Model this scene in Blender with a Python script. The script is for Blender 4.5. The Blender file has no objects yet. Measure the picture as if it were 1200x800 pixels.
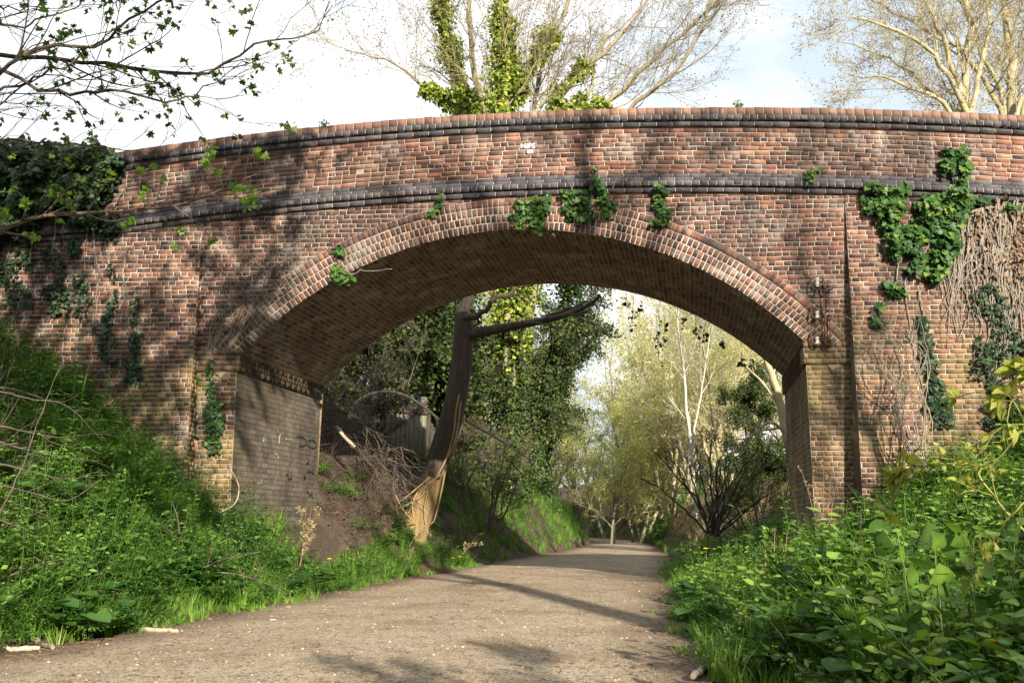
import bpy, bmesh, math, numpy as np
from mathutils import Vector
PI = math.pi
sc = bpy.context.scene
COL = sc.collection
R_ = np.random.default_rng

# ------------------------------------------------------------------ camera
F = 1150.0; YAW = math.radians(4.25); PIT = math.radians(10.6); CAM = np.array([0., 0., .9])
cf = np.array([-math.sin(YAW)*math.cos(PIT), math.cos(YAW)*math.cos(PIT), math.sin(PIT)])
cr = np.array([math.cos(YAW), math.sin(YAW), 0.]); cu = np.cross(cr, cf)
cd = bpy.data.cameras.new('camera'); co = bpy.data.objects.new('camera', cd); COL.objects.link(co)
cd.sensor_fit = 'HORIZONTAL'; cd.sensor_width = 36; cd.lens = F/1200*36
cd.clip_start = .05; cd.clip_end = 3000
co.location = CAM; co.rotation_mode = 'QUATERNION'
co.rotation_quaternion = Vector(cf).to_track_quat('-Z', 'Y')
sc.camera = co

def at(px, py, Y):
    d = cf*F + cr*(px-600) - cu*(py-400)
    return CAM + d*((Y-CAM[1])/d[1])
def line(pts, Y):
    """photo points at a depth (one number or one per point) -> world polyline"""
    Ys = Y if hasattr(Y, '__len__') else [Y]*len(pts)
    return np.array([at(p[0], p[1], y) for p, y in zip(pts, Ys)])
def resample(P, k):
    P = np.asarray(P, float); n = len(P)
    # catmull-rom through the points
    t = np.linspace(0, n-1, k); i = np.clip(t.astype(int), 0, n-2); f = (t-i)[:, None]
    g = np.gradient(P, axis=0)
    h00 = 2*f**3-3*f**2+1; h10 = f**3-2*f**2+f; h01 = -2*f**3+3*f**2; h11 = f**3-f**2
    return h00*P[i]+h10*g[i]+h01*P[i+1]+h11*g[i+1]

# ------------------------------------------------------------------ light
SUN_EL, SUN_AZ = math.radians(21.5), math.radians(22.)
to_sun = Vector((math.sin(SUN_AZ)*math.cos(SUN_EL), -math.cos(SUN_AZ)*math.cos(SUN_EL), math.sin(SUN_EL)))
sl = bpy.data.lights.new('sun', 'SUN'); so = bpy.data.objects.new('sun', sl); COL.objects.link(so)
sl.energy = 5.0; sl.angle = math.radians(.53); sl.color = (1, .90, .75)
so.rotation_mode = 'QUATERNION'; so.rotation_quaternion = to_sun.to_track_quat('Z', 'Y'); so.location = (10, -20, 20)

def nt(tree, kind, **kw):
    n = tree.nodes.new(kind)
    for k, v in kw.items():
        if k in n.inputs: n.inputs[k].default_value = v
        else: setattr(n, k, v)
    return n
def ramp(tree, fac, stops, interp='LINEAR'):
    r = tree.nodes.new('ShaderNodeValToRGB'); r.color_ramp.interpolation = interp
    el = r.color_ramp.elements
    while len(el) < len(stops): el.new(.5)
    for e, (p, c) in zip(el, stops):
        e.position = p; e.color = (c[0], c[1], c[2], 1) if hasattr(c, '__len__') else (c, c, c, 1)
    tree.links.new(fac, r.inputs[0]); return r.outputs[0]
def mixc(tree, fac, a, b, mode='MIX'):
    m = tree.nodes.new('ShaderNodeMix'); m.data_type = 'RGBA'; m.blend_type = mode
    for s, v in ((0, fac), (6, a), (7, b)):
        if isinstance(v, bpy.types.NodeSocket): tree.links.new(v, m.inputs[s])
        else: m.inputs[s].default_value = v if s == 0 else (v[0], v[1], v[2], 1)
    return m.outputs[2]
def noise(tree, vec, scale, detail=4., rough=.55):
    n = nt(tree, 'ShaderNodeTexNoise', Scale=scale, Detail=detail, Roughness=rough)
    if vec is not None: tree.links.new(vec, n.inputs['Vector'])
    return n.outputs['Fac']
def math_(tree, op, a, b=0.):
    m = tree.nodes.new('ShaderNodeMath'); m.operation = op
    for i, v in enumerate((a, b)):
        if isinstance(v, bpy.types.NodeSocket): tree.links.new(v, m.inputs[i])
        else: m.inputs[i].default_value = v
    return m.outputs[0]

w = bpy.data.worlds.new('World'); sc.world = w; w.use_nodes = True
t = w.node_tree; t.nodes.clear()
sky = nt(t, 'ShaderNodeTexSky', sky_type='NISHITA'); sky.sun_disc = False
sky.sun_elevation = SUN_EL; sky.sun_rotation = PI - SUN_AZ; sky.air_density = 1.0; sky.dust_density = 1.5
tc = nt(t, 'ShaderNodeTexCoord')
mp = nt(t, 'ShaderNodeMapping'); mp.inputs['Scale'].default_value = (1, 1, 1.8); mp.inputs['Location'].default_value = (.35, .2, .1)
t.links.new(tc.outputs['Generated'], mp.inputs[0])
cl = ramp(t, noise(t, mp.outputs[0], 2.1, 7, .55), [(.43, 0.), (.55, 1.)])
cc = ramp(t, noise(t, mp.outputs[0], 5., 4), [(.3, (.80, .82, .86)), (.65, (1., 1., 1.))])
cv = t.nodes.new('ShaderNodeVectorMath'); cv.operation = 'SCALE'; t.links.new(cc, cv.inputs[0]); cv.inputs['Scale'].default_value = 8.5
lift = mixc(t, .85, sky.outputs[0], (5.3, 6.1, 6.8))
bg = nt(t, 'ShaderNodeBackground', Strength=.068)
t.links.new(mixc(t, cl, lift, cv.outputs[0]), bg.inputs[0])
wo = nt(t, 'ShaderNodeOutputWorld'); t.links.new(bg.outputs[0], wo.inputs[0])
sc.view_settings.view_transform = 'Standard'; sc.view_settings.look = 'None'
sc.view_settings.exposure = 1.3; sc.view_settings.gamma = 1

# ------------------------------------------------------------------ materials
def mat(name):
    m = bpy.data.materials.new(name); m.use_nodes = True
    tr = m.node_tree; b = tr.nodes['Principled BSDF']; b.inputs['Specular IOR Level'].default_value = .25
    return m, tr, b
def attr(tr, n='rnd'):
    a = nt(tr, 'ShaderNodeAttribute', attribute_name=n); return a.outputs['Fac']
def obco(tr):
    return nt(tr, 'ShaderNodeTexCoord').outputs['Object']
def bump(tr, b, h, strength=.5, dist=.02):
    n = nt(tr, 'ShaderNodeBump', Strength=strength, Distance=dist); tr.links.new(h, n.inputs['Height'])
    tr.links.new(n.outputs[0], b.inputs['Normal'])

def leaf_mat(name, cols, trans=.35, rough=.5, spec=.35):
    m, tr, b = mat(name)
    n = len(cols); c = ramp(tr, attr(tr), [(i/max(1, n-1), q) for i, q in enumerate(cols)])
    tr.links.new(c, b.inputs['Base Color']); b.inputs['Roughness'].default_value = rough
    b.inputs['Specular IOR Level'].default_value = spec
    tl = nt(tr, 'ShaderNodeBsdfTranslucent')
    tr.links.new(mixc(tr, 1., c, (1.25, 1.2, .55), 'MULTIPLY'), tl.inputs[0])
    ms = nt(tr, 'ShaderNodeMixShader'); ms.inputs[0].default_value = trans
    tr.links.new(b.outputs[0], ms.inputs[1]); tr.links.new(tl.outputs[0], ms.inputs[2])
    tr.links.new(ms.outputs[0], tr.nodes['Material Output'].inputs[0])
    return m
def bark_mat(name, c1, c2, scale=8., stretch=.25, bstr=.7, moss=None):
    m, tr, b = mat(name); o = obco(tr)
    mp = nt(tr, 'ShaderNodeMapping'); mp.inputs['Scale'].default_value = (1, 1, stretch); tr.links.new(o, mp.inputs[0])
    n1 = noise(tr, mp.outputs[0], scale, 6, .65); n2 = noise(tr, o, scale*.18, 3)
    c = ramp(tr, n1, [(.3, c1), (.68, c2)])
    if moss is not None: c = mixc(tr, ramp(tr, n2, [(.42, 0.), (.62, .8)]), c, moss)
    tr.links.new(c, b.inputs['Base Color']); b.inputs['Roughness'].default_value = .9
    bump(tr, b, n1, bstr, .03)
    return m

def stain(tr, c, o, soot=.5, lichen=.35, pale=.3):
    """weathering on brickwork: soot streaks, pale salts and yellow lichen patches, all fixed to the wall"""
    sx = nt(tr, 'ShaderNodeMapping'); sx.inputs['Scale'].default_value = (1, 1, .35); tr.links.new(o, sx.inputs[0])
    s = ramp(tr, noise(tr, sx.outputs[0], 1.3, 6, .6), [(.47, 0.), (.60, soot)])
    c = mixc(tr, s, c, (.05, .04, .038))
    p = ramp(tr, noise(tr, o, 2.4, 7, .68), [(.52, 0.), (.68, pale)])
    c = mixc(tr, p, c, (.46, .40, .35))
    big = ramp(tr, noise(tr, o, .42, 5, .6), [(.44, 0.), (.60, soot*.9)])          # broad damp and soot patches
    c = mixc(tr, big, c, mixc(tr, 1., c, (.42, .38, .36), 'MULTIPLY'))
    ls = nt(tr, 'ShaderNodeMapping'); ls.inputs['Scale'].default_value = (1, 1, .13); tr.links.new(o, ls.inputs[0])
    lime = ramp(tr, noise(tr, ls.outputs[0], 3.6, 6, .65), [(.60, 0.), (.74, pale*1.2)])   # lime streaks
    c = mixc(tr, lime, c, (.52, .47, .41))
    sep = nt(tr, 'ShaderNodeSeparateXYZ'); tr.links.new(o, sep.inputs[0])
    zz = ramp(tr, math_(tr, 'MULTIPLY', sep.outputs[2], .2), [(.0, 1.), (.6, .85), (.76, .05), (1., .0)])
    l = math_(tr, 'MULTIPLY', ramp(tr, noise(tr, o, 1.15, 5, .6), [(.40, 0.), (.62, lichen)]), zz)
    c = mixc(tr, l, c, (.30, .235, .09))
    g = math_(tr, 'MULTIPLY', ramp(tr, noise(tr, sx.outputs[0], 2.9, 5, .6), [(.52, 0.), (.7, lichen*1.1)]), zz)
    return mixc(tr, g, c, (.12, .14, .03))
REDS = [(0., (.030, .024, .026)), (.20, (.062, .039, .036)), (.38, (.115, .058, .046)), (.56, (.175, .081, .057)),
        (.72, (.235, .11, .072)), (.87, (.31, .17, .106)), (1., (.41, .285, .18))]
BLUES = [(0., (.028, .028, .034)), (.5, (.05, .05, .06)), (.85, (.085, .08, .088)), (1., (.17, .10, .085))]
def brick_mat(name, stops, soot=.5, lichen=.3, pale=.25, spec=.2, dim=1.):
    m, tr, b = mat(name); o = obco(tr)
    c = ramp(tr, attr(tr), stops)
    c = mixc(tr, ramp(tr, noise(tr, o, 38., 5, .7), [(.35, .0), (.75, .55)]), c, mixc(tr, 1., c, (.55, .5, .5), 'MULTIPLY'))
    c = mixc(tr, ramp(tr, noise(tr, o, 55., 3, .6), [(.55, .0), (.8, .5)]), c, (.42, .33, .27))
    c = stain(tr, c, o, soot, lichen, pale)
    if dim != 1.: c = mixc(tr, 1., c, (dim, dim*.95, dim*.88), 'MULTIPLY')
    tr.links.new(c, b.inputs['Base Color']); b.inputs['Roughness'].default_value = .88; b.inputs['Specular IOR Level'].default_value = spec
    bump(tr, b, noise(tr, o, 90., 5, .7), .6, .006)
    return m
def mortar_mat(name, col=(.46, .41, .34), dark=(.2, .17, .14), soot=.4):
    m, tr, b = mat(name); o = obco(tr)
    c = mixc(tr, ramp(tr, noise(tr, o, 6., 5), [(.35, 0.), (.7, .8)]), col, dark)
    c = stain(tr, c, o, soot, .35, .2)
    tr.links.new(c, b.inputs['Base Color']); b.inputs['Roughness'].default_value = .95
    return m
def uvbrick_mat(name, stops, mortar, soot, bw=.225, rh=.075, squash=.5, dim=1., pale=.2):
    m, tr, b = mat(name); o = obco(tr)
    uv = nt(tr, 'ShaderNodeTexCoord').outputs['UV']
    wv = nt(tr, 'ShaderNodeTexNoise', Scale=3.); tr.links.new(o, wv.inputs[0])
    ad = nt(tr, 'ShaderNodeVectorMath'); ad.operation = 'MULTIPLY_ADD'; tr.links.new(wv.outputs['Color'], ad.inputs[0])
    ad.inputs[1].default_value = (.02, .02, 0); tr.links.new(uv, ad.inputs[2])
    k = nt(tr, 'ShaderNodeTexBrick', offset=.5, squash=squash, squash_frequency=2)
    k.inputs['Scale'].default_value = 1; k.inputs['Mortar Size'].default_value = .0065; k.inputs['Brick Width'].default_value = bw
    k.inputs['Row Height'].default_value = rh; k.inputs['Mortar Smooth'].default_value = .3
    k.inputs['Color1'].default_value = (0, 0, 0, 1); k.inputs['Color2'].default_value = (1, 1, 1, 1); k.inputs['Mortar'].default_value = (.5, .5, .5, 1)
    tr.links.new(ad.outputs[0], k.inputs['Vector'])
    c = ramp(tr, k.outputs['Color'], stops)
    n = noise(tr, o, 30., 6, .7)
    c = mixc(tr, ramp(tr, n, [(.35, 0.), (.7, .6)]), c, mixc(tr, 1., c, (.5, .48, .46), 'MULTIPLY'))
    c = mixc(tr, k.outputs['Fac'], c, mortar)
    c = stain(tr, c, o, soot, .25, pale)
    if dim != 1.: c = mixc(tr, 1., c, (dim, dim, dim), 'MULTIPLY')
    tr.links.new(c, b.inputs['Base Color']); b.inputs['Roughness'].default_value = .92
    h = math_(tr, 'SUBTRACT', math_(tr, 'MULTIPLY', n, .35), k.outputs['Fac'])
    bump(tr, b, h, .7, .01)
    return m

M = {}
M['brick'] = brick_mat('red_brick', REDS, .75, .34, .36)
M['brick_low'] = brick_mat('weathered_brick', REDS, .7, .45, .34)
M['blue'] = brick_mat('blue_brick', BLUES, .3, .04, .12, .4)
M['cope'] = brick_mat('coping_brick', [(0., (.11, .07, .055)), (.5, (.22, .115, .08)), (1., (.34, .20, .13))], .5, .05, .4)
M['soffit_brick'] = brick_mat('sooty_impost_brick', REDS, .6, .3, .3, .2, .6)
M['mortar'] = mortar_mat('lime_mortar')
M['mortar_dark'] = mortar_mat('dirty_mortar', (.30, .27, .23), (.12, .10, .085), .6)
M['soffit'] = uvbrick_mat('soot_and_shade_brick', [(0., (.07, .05, .04)), (.5, (.14, .095, .07)), (1., (.23, .155, .105))], (.30, .26, .21), .35, squash=1., pale=.4)
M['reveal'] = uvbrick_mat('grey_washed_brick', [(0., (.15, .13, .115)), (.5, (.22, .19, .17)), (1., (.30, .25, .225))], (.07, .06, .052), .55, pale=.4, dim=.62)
M['plainbrick'] = uvbrick_mat('plain_brick', [(0., (.1, .05, .045)), (.5, (.25, .11, .08)), (1., (.36, .19, .12))], (.42, .38, .33), .4)
m, tr, b = mat('chalk'); b.inputs['Base Color'].default_value = (.85, .85, .83, 1); b.inputs['Roughness'].default_value = 1; M['chalk'] = m
m, tr, b = mat('black_paint'); b.inputs['Base Color'].default_value = (.02, .02, .02, 1); b.inputs['Roughness'].default_value = .7; M['blackpaint'] = m
m, tr, b = mat('pale_spray'); b.inputs['Base Color'].default_value = (.20, .22, .25, 1); b.inputs['Roughness'].default_value = .9; M['palespray'] = m
m, tr, b = mat('rusty_iron'); o = obco(tr)
tr.links.new(ramp(tr, noise(tr, o, 40., 5), [(.35, (.05, .04, .035)), (.6, (.15, .085, .05)), (.8, (.26, .2, .14))]), b.inputs['Base Color']); b.inputs['Roughness'].default_value = .8; b.inputs['Metallic'].default_value = .3; M['rust'] = m
m, tr, b = mat('ceramic'); b.inputs['Base Color'].default_value = (.5, .47, .4, 1); b.inputs['Roughness'].default_value = .4; M['ceramic'] = m

M['bark_dark'] = bark_mat('dark_bark', (.026, .021, .017), (.085, .066, .05), 9, .14, 1.)
M['bark_base'] = bark_mat('sunlit_bark_tone', (.12, .082, .036), (.27, .19, .088), 16, .08, 1.)  # sunlight on the trunk base put into the bark colour
M['bark_pale'] = bark_mat('lichen_bark', (.20, .17, .11), (.42, .37, .26), 7, .3, .5, moss=(.33, .30, .14))
M['bark_grey'] = bark_mat('grey_bark', (.10, .085, .065), (.24, .21, .165), 7, .3, .5, moss=(.17, .17, .07))
M['twig_olive'] = bark_mat('olive_twig', (.34, .31, .19), (.54, .50, .34), 7, .5, .3)
M['bark_tan'] = bark_mat('tan_bark', (.13, .105, .07), (.28, .235, .165), 7, .3, .5, moss=(.25, .23, .10))
M['dead_dark'] = bark_mat('dark_dead_wood', (.045, .036, .03), (.15, .12, .095), 14, .4, .6)
M['bark_white'] = bark_mat('silvery_bark', (.30, .28, .23), (.52, .50, .43), 14, 2.5, .3)
M['bark_brown'] = bark_mat('brown_twig', (.07, .05, .04), (.15, .11, .085), 12, .3, .5)
M['stem_black'] = bark_mat('dark_stem', (.03, .025, .022), (.09, .075, .06), 12, .3, .5)
M['dead'] = bark_mat('dead_wood', (.10, .08, .065), (.30, .25, .20), 14, .4, .6)
M['dead_pale'] = bark_mat('bleached_wood', (.24, .18, .13), (.52, .42, .31), 14, .4, .5)
M['vine'] = bark_mat('dry_vine', (.095, .08, .065), (.29, .25, .20), 14, .3, .6)
M['rootvine'] = bark_mat('pale_root', (.19, .13, .065), (.38, .27, .13), 14, .3, .5)
M['stem_green'] = bark_mat('green_stem', (.09, .13, .03), (.18, .22, .06), 14, .3, .3)
M['stem_yellow'] = bark_mat('yellow_stem', (.20, .21, .05), (.34, .31, .09), 14, .3, .3)
M['stem_red'] = bark_mat('reddish_stem', (.16, .09, .06), (.28, .17, .10), 14, .3, .3)

M['herb'] = leaf_mat('nettle_leaf', [(.026, .070, .012), (.060, .145, .022), (.125, .24, .036), (.22, .34, .06)])
M['herb_right'] = leaf_mat('mustard_leaf', [(.030, .078, .015), (.066, .155, .022), (.135, .25, .035), (.24, .36, .06)], .4)
M['fern'] = leaf_mat('parsley_leaf', [(.034, .09, .016), (.078, .175, .028), (.15, .27, .045)])
M['grass'] = leaf_mat('grass_blade', [(.05, .125, .018), (.10, .22, .028), (.18, .32, .045), (.30, .36, .10)], .4)
M['drygrass'] = leaf_mat('dry_grass', [(.22, .17, .09), (.36, .29, .17), (.46, .38, .25)], .3)
M['broad'] = leaf_mat('broad_leaf', [(.020, .065, .016), (.040, .115, .022), (.075, .165, .028)], .4)
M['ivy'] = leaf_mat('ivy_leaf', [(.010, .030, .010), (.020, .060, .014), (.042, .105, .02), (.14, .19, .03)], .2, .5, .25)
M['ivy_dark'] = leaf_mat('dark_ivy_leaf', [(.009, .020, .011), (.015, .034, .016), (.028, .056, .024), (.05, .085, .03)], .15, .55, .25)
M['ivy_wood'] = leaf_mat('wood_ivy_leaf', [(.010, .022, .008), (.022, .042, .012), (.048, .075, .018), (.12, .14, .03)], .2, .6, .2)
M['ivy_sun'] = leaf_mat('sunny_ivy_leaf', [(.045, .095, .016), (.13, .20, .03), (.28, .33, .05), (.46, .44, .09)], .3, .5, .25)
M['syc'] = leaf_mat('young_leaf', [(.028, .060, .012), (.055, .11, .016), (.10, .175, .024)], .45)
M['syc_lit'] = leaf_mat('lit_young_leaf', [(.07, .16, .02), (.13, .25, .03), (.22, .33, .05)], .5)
M['bud'] = leaf_mat('bud_leaf', [(.34, .31, .17), (.48, .47, .23), (.60, .60, .30)], .45)
M['bud_brown'] = leaf_mat('brown_bud', [(.14, .10, .08), (.24, .17, .12), (.30, .26, .14)], .3)
M['spring'] = leaf_mat('spring_leaf', [(.24, .29, .08), (.40, .44, .14), (.54, .56, .22)], .5)
M['spring_dk'] = leaf_mat('wood_leaf', [(.045, .085, .016), (.11, .17, .03), (.24, .29, .06)], .45)
M['bramble'] = leaf_mat('bramble_leaf', [(.16, .21, .03), (.30, .34, .06), (.44, .44, .13)], .5)
M['litter'] = leaf_mat('dead_leaf', [(.09, .055, .035), (.17, .11, .07), (.28, .19, .12)], .1, .8, .1)
m, tr, b = mat('yellow_petal'); b.inputs['Base Color'].default_value = (.8, .55, .02, 1); M['yellow'] = m
m, tr, b = mat('white_petal'); b.inputs['Base Color'].default_value = (.8, .8, .75, 1); M['white'] = m
m, tr, b = mat('weathered_board'); o = obco(tr)
mp = nt(tr, 'ShaderNodeMapping'); mp.inputs['Scale'].default_value = (8, 8, 1); tr.links.new(o, mp.inputs[0])
tr.links.new(ramp(tr, noise(tr, mp.outputs[0], 2., 5), [(.3, (.11, .12, .085)), (.7, (.24, .24, .17))]), b.inputs['Base Color']); b.inputs['Roughness'].default_value = .9; M['board'] = m

# soil and path
m, tr, b = mat('bank_soil'); o = obco(tr)
n1 = noise(tr, o, 3., 8, .65); n2 = noise(tr, o, 40., 4, .6)
c = ramp(tr, n1, [(.3, (.034, .025, .018)), (.5, (.064, .045, .031)), (.72, (.115, .082, .055))])
c = mixc(tr, ramp(tr, n2, [(.55, 0.), (.75, .5)]), c, (.20, .15, .10))
tr.links.new(c, b.inputs['Base Color']); b.inputs['Roughness'].default_value = .95
bump(tr, b, math_(tr, 'ADD', n1, math_(tr, 'MULTIPLY', n2, .4)), .9, .06); M['soil'] = m
m, tr, b = mat('gravel_path'); o = obco(tr)
v1 = nt(tr, 'ShaderNodeTexVoronoi', Scale=62.); tr.links.new(o, v1.inputs['Vector'])
v2 = nt(tr, 'ShaderNodeTexVoronoi', Scale=150.); tr.links.new(o, v2.inputs['Vector'])
st = nt(tr, 'ShaderNodeSeparateColor'); tr.links.new(v1.outputs['Color'], st.inputs[0])
st2 = nt(tr, 'ShaderNodeSeparateColor'); tr.links.new(v2.outputs['Color'], st2.inputs[0])
c = ramp(tr, st2.outputs[0], [(0., (.17, .13, .085)), (.5, (.32, .255, .175)), (.85, (.44, .365, .265)), (1., (.58, .50, .39))])
c = mixc(tr, ramp(tr, st.outputs[0], [(.86, 0.), (.93, .9)]), c, (.42, .35, .27))
c = mixc(tr, ramp(tr, st.outputs[1], [(.84, 0.), (.92, .8)]), c, (.07, .05, .035))
c = mixc(tr, ramp(tr, noise(tr, o, 14., 5, .7), [(.52, 0.), (.66, .75)]), c, mixc(tr, 1., c, (.55, .46, .38), 'MULTIPLY'))
lg = noise(tr, o, .9, 6, .62)
c = mixc(tr, ramp(tr, lg, [(.46, 0.), (.66, .7)]), c, mixc(tr, 1., c, (.62, .54, .46), 'MULTIPLY'))
lg2 = noise(tr, o, 2.3, 5, .6)
c = mixc(tr, ramp(tr, lg2, [(.5, 0.), (.75, .5)]), c, mixc(tr, 1., c, (1.35, 1.22, 1.05), 'MULTIPLY'))
ed = attr(tr, 'edge')
c = mixc(tr, ed, c, mixc(tr, ramp(tr, st2.outputs[1], [(.2, 0.), (.9, 1.)]), (.07, .047, .032), (.15, .105, .07)))
tr.links.new(c, b.inputs['Base Color']); b.inputs['Roughness'].default_value = .92
h = math_(tr, 'ADD', math_(tr, 'MULTIPLY', v1.outputs['Distance'], -.8), math_(tr, 'MULTIPLY', v2.outputs['Distance'], -.5))
h = math_(tr, 'ADD', h, math_(tr, 'MULTIPLY', lg2, 1.5))
bump(tr, b, h, .75, .012); M['path'] = m
m, tr, b = mat('pebble'); 
tr.links.new(ramp(tr, attr(tr), [(0., (.09, .07, .055)), (.4, (.20, .155, .115)), (.8, (.38, .32, .25)), (1., (.6, .56, .5))]), b.inputs['Base Color']); b.inputs['Roughness'].default_value = .85; M['pebble'] = m
m, tr, b = mat('tarmac_road'); b.inputs['Base Color'].default_value = (.05, .05, .05, 1); b.inputs['Roughness'].default_value = .9; M['tarmac'] = m
m, tr, b = mat('red_clay'); b.inputs['Base Color'].default_value = (.42, .16, .08, 1); b.inputs['Roughness'].default_value = .8; M['clay'] = m

# ------------------------------------------------------------------ mesh helpers
class MB:
    def __init__(s): s.v = []; s.t = []; s.q = []; s.tm = []; s.qm = []; s.r = []; s.n = 0; s.uv = {}
    def add(s, v, tris=None, quads=None, rnd=.5, mat=0):
        v = np.asarray(v, np.float32).reshape(-1, 3); k = len(v)
        s.v.append(v)
        s.r.append(np.broadcast_to(np.asarray(rnd, np.float32), (k,)))
        if tris is not None and len(tris):
            tr_ = np.asarray(tris, np.int64).reshape(-1, 3)+s.n; s.t.append(tr_); s.tm.append(np.full(len(tr_), mat, np.int32))
        if quads is not None and len(quads):
            q_ = np.asarray(quads, np.int64).reshape(-1, 4)+s.n; s.q.append(q_); s.qm.append(np.full(len(q_), mat, np.int32))
        s.n += k
    def mesh(s, name, mats, smooth=False, uvs=None, attrs=None):
        me = bpy.data.meshes.new(name)
        v = np.concatenate(s.v) if s.v else np.zeros((0, 3), np.float32)
        T = np.concatenate(s.t) if s.t else np.zeros((0, 3), np.int64)
        Q = np.concatenate(s.q) if s.q else np.zeros((0, 4), np.int64)
        me.vertices.add(len(v)); me.vertices.foreach_set('co', v.ravel())
        nl = T.size+Q.size; me.loops.add(nl)
        me.loops.foreach_set('vertex_index', np.concatenate([T.ravel(), Q.ravel()]).astype(np.int32))
        me.polygons.add(len(T)+len(Q))
        ls = np.concatenate([np.arange(len(T))*3, T.size+np.arange(len(Q))*4]).astype(np.int32)
        me.polygons.foreach_set('loop_start', ls)
        mi = np.concatenate((s.tm+s.qm)) if (s.tm or s.qm) else np.zeros(0, np.int32)
        me.polygons.foreach_set('material_index', mi)
        if smooth: me.polygons.foreach_set('use_smooth', np.ones(len(T)+len(Q), bool))
        a = me.attributes.new('rnd', 'FLOAT', 'POINT'); a.data.foreach_set('value', np.concatenate(s.r))
        if attrs:
            for k, vals in attrs.items():
                a = me.attributes.new(k, 'FLOAT', 'POINT'); a.data.foreach_set('value', np.asarray(vals, np.float32))
        if uvs is not None:
            u = me.uv_layers.new(name='UVMap'); idx = np.concatenate([T.ravel(), Q.ravel()])
            u.data.foreach_set('uv', np.asarray(uvs, np.float32)[idx].ravel())
        for mm in (mats if isinstance(mats, (list, tuple)) else [mats]): me.materials.append(M[mm])
        me.update(calc_edges=True); me.validate()
        return me
    def build(s, name, mats, parent=None, smooth=False, uvs=None, attrs=None):
        o = bpy.data.objects.new(name, s.mesh(name, mats, smooth, uvs, attrs)); COL.objects.link(o)
        if parent is not None: o.parent = parent
        return o
def tag(o, label, cat, group=None, kind=None):
    o['label'] = label; o['category'] = cat
    if group: o['group'] = group
    if kind: o['kind'] = kind
    return o
def structure(o): o['kind'] = 'structure'; return o
def stuff(o, label, cat): return tag(o, label, cat, kind='stuff')
def thing(name, label, cat, loc=(0, 0, 0), group=None):
    o = bpy.data.objects.new(name, None); COL.objects.link(o); o.location = [float(q) for q in loc]; o.empty_display_size = .1
    return tag(o, label, cat, group)
def nz(a): return a/np.maximum(np.linalg.norm(a, axis=-1, keepdims=True), 1e-9)

def tubes(P, R, sides):
    """P (N,k,3), R (N,k) -> verts, quads"""
    P = np.asarray(P, float); R = np.asarray(R, float)
    if P.ndim == 2: P = P[None]; R = R[None]
    N, k = P.shape[:2]
    T = nz(np.gradient(P, axis=1)); mT = nz(T.mean(1))
    ref = np.eye(3)[np.argmin(np.abs(mT), axis=1)][:, None, :]
    n1 = nz(np.cross(T, ref)); n2 = np.cross(T, n1)
    a = np.linspace(0, 2*PI, sides, endpoint=False)
    v = P[:, :, None]+R[:, :, None, None]*(np.cos(a)[:, None]*n1[:, :, None]+np.sin(a)[:, None]*n2[:, :, None])
    b = np.arange(N)[:, None, None]*(k*sides)+np.arange(k-1)[None, :, None]*sides
    i = np.arange(sides)[None, None, :]; j = (i+1) % sides
    q = np.stack([b+i, b+j, b+sides+j, b+sides+i], -1).reshape(-1, 4)
    return v.reshape(-1, 3), q
def add_tube(mb, P, r0, r1, sides=6, k=None, rnd=.5, mat=0, pw=1.):
    P = resample(P, k) if k else np.asarray(P, float)
    s = np.linspace(0, 1, len(P))**pw
    v, q = tubes(P, r0+(r1-r0)*s, sides); mb.add(v, quads=q, rnd=rnd, mat=mat)
def box(mb, lo, hi, mat=0, rnd=.5):
    x0, y0, z0 = lo; x1, y1, z1 = hi
    v = [(x0, y0, z0), (x1, y0, z0), (x1, y1, z0), (x0, y1, z0), (x0, y0, z1), (x1, y0, z1), (x1, y1, z1), (x0, y1, z1)]
    mb.add(v, quads=[(0, 3, 2, 1), (4, 5, 6, 7), (0, 1, 5, 4), (1, 2, 6, 5), (2, 3, 7, 6), (3, 0, 4, 7)], mat=mat, rnd=rnd)

# leaf outlines: x side, y along, z fold
SH = {}
SH['simple'] = (np.array([(0, 0, 0), (.27, .42, .07), (0, 1, -.03), (-.27, .42, .07)]), np.array([(0, 1, 2), (0, 2, 3)]))
SH['ovate'] = (np.array([(0, 0, 0), (.22, .12, .07), (.31, .38, .09), (.17, .72, .01), (0, 1, -.20), (-.17, .72, .01), (-.31, .38, .09), (-.22, .12, .07), (0, .45, .0)]),
               np.array([(8, 0, 1), (8, 1, 2), (8, 2, 3), (8, 3, 4), (8, 4, 5), (8, 5, 6), (8, 6, 7), (8, 7, 0)]))
def fan(pts, c=(0, .3, -.03)):
    p = np.array([(x, y, .05*abs(x)*2) for x, y in pts]+[c]); n = len(pts)
    return p, np.array([(n, i, (i+1) % n) for i in range(n)])
SH['nettle'] = fan([(0, 0), (.20, .0), (.22, .10), (.33, .14), (.31, .24), (.38, .32), (.30, .40), (.33, .50), (.22, .56), (.23, .66), (.12, .74), (0, 1), (-.12, .74), (-.23, .66), (-.22, .56), (-.33, .50), (-.30, .40), (-.38, .32), (-.31, .24), (-.33, .14), (-.22, .10), (-.20, 0)], (0, .35, -.05))
SH['ivy'] = fan([(0, 0), (.30, -.12), (.52, .16), (.30, .36), (.38, .62), (.12, .62), (0, 1), (-.12, .62), (-.38, .62), (-.30, .36), (-.52, .16), (-.30, -.12)])
SH['ivy5'] = fan([(0, -.05), (.48, .08), (.30, .55), (0, .95), (-.30, .55), (-.48, .08)])
SH['heart'] = fan([(0, .02), (.25, -.14), (.48, .02), (.50, .32), (.34, .64), (0, 1), (-.34, .64), (-.50, .32), (-.48, .02), (-.25, -.14)])
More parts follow.
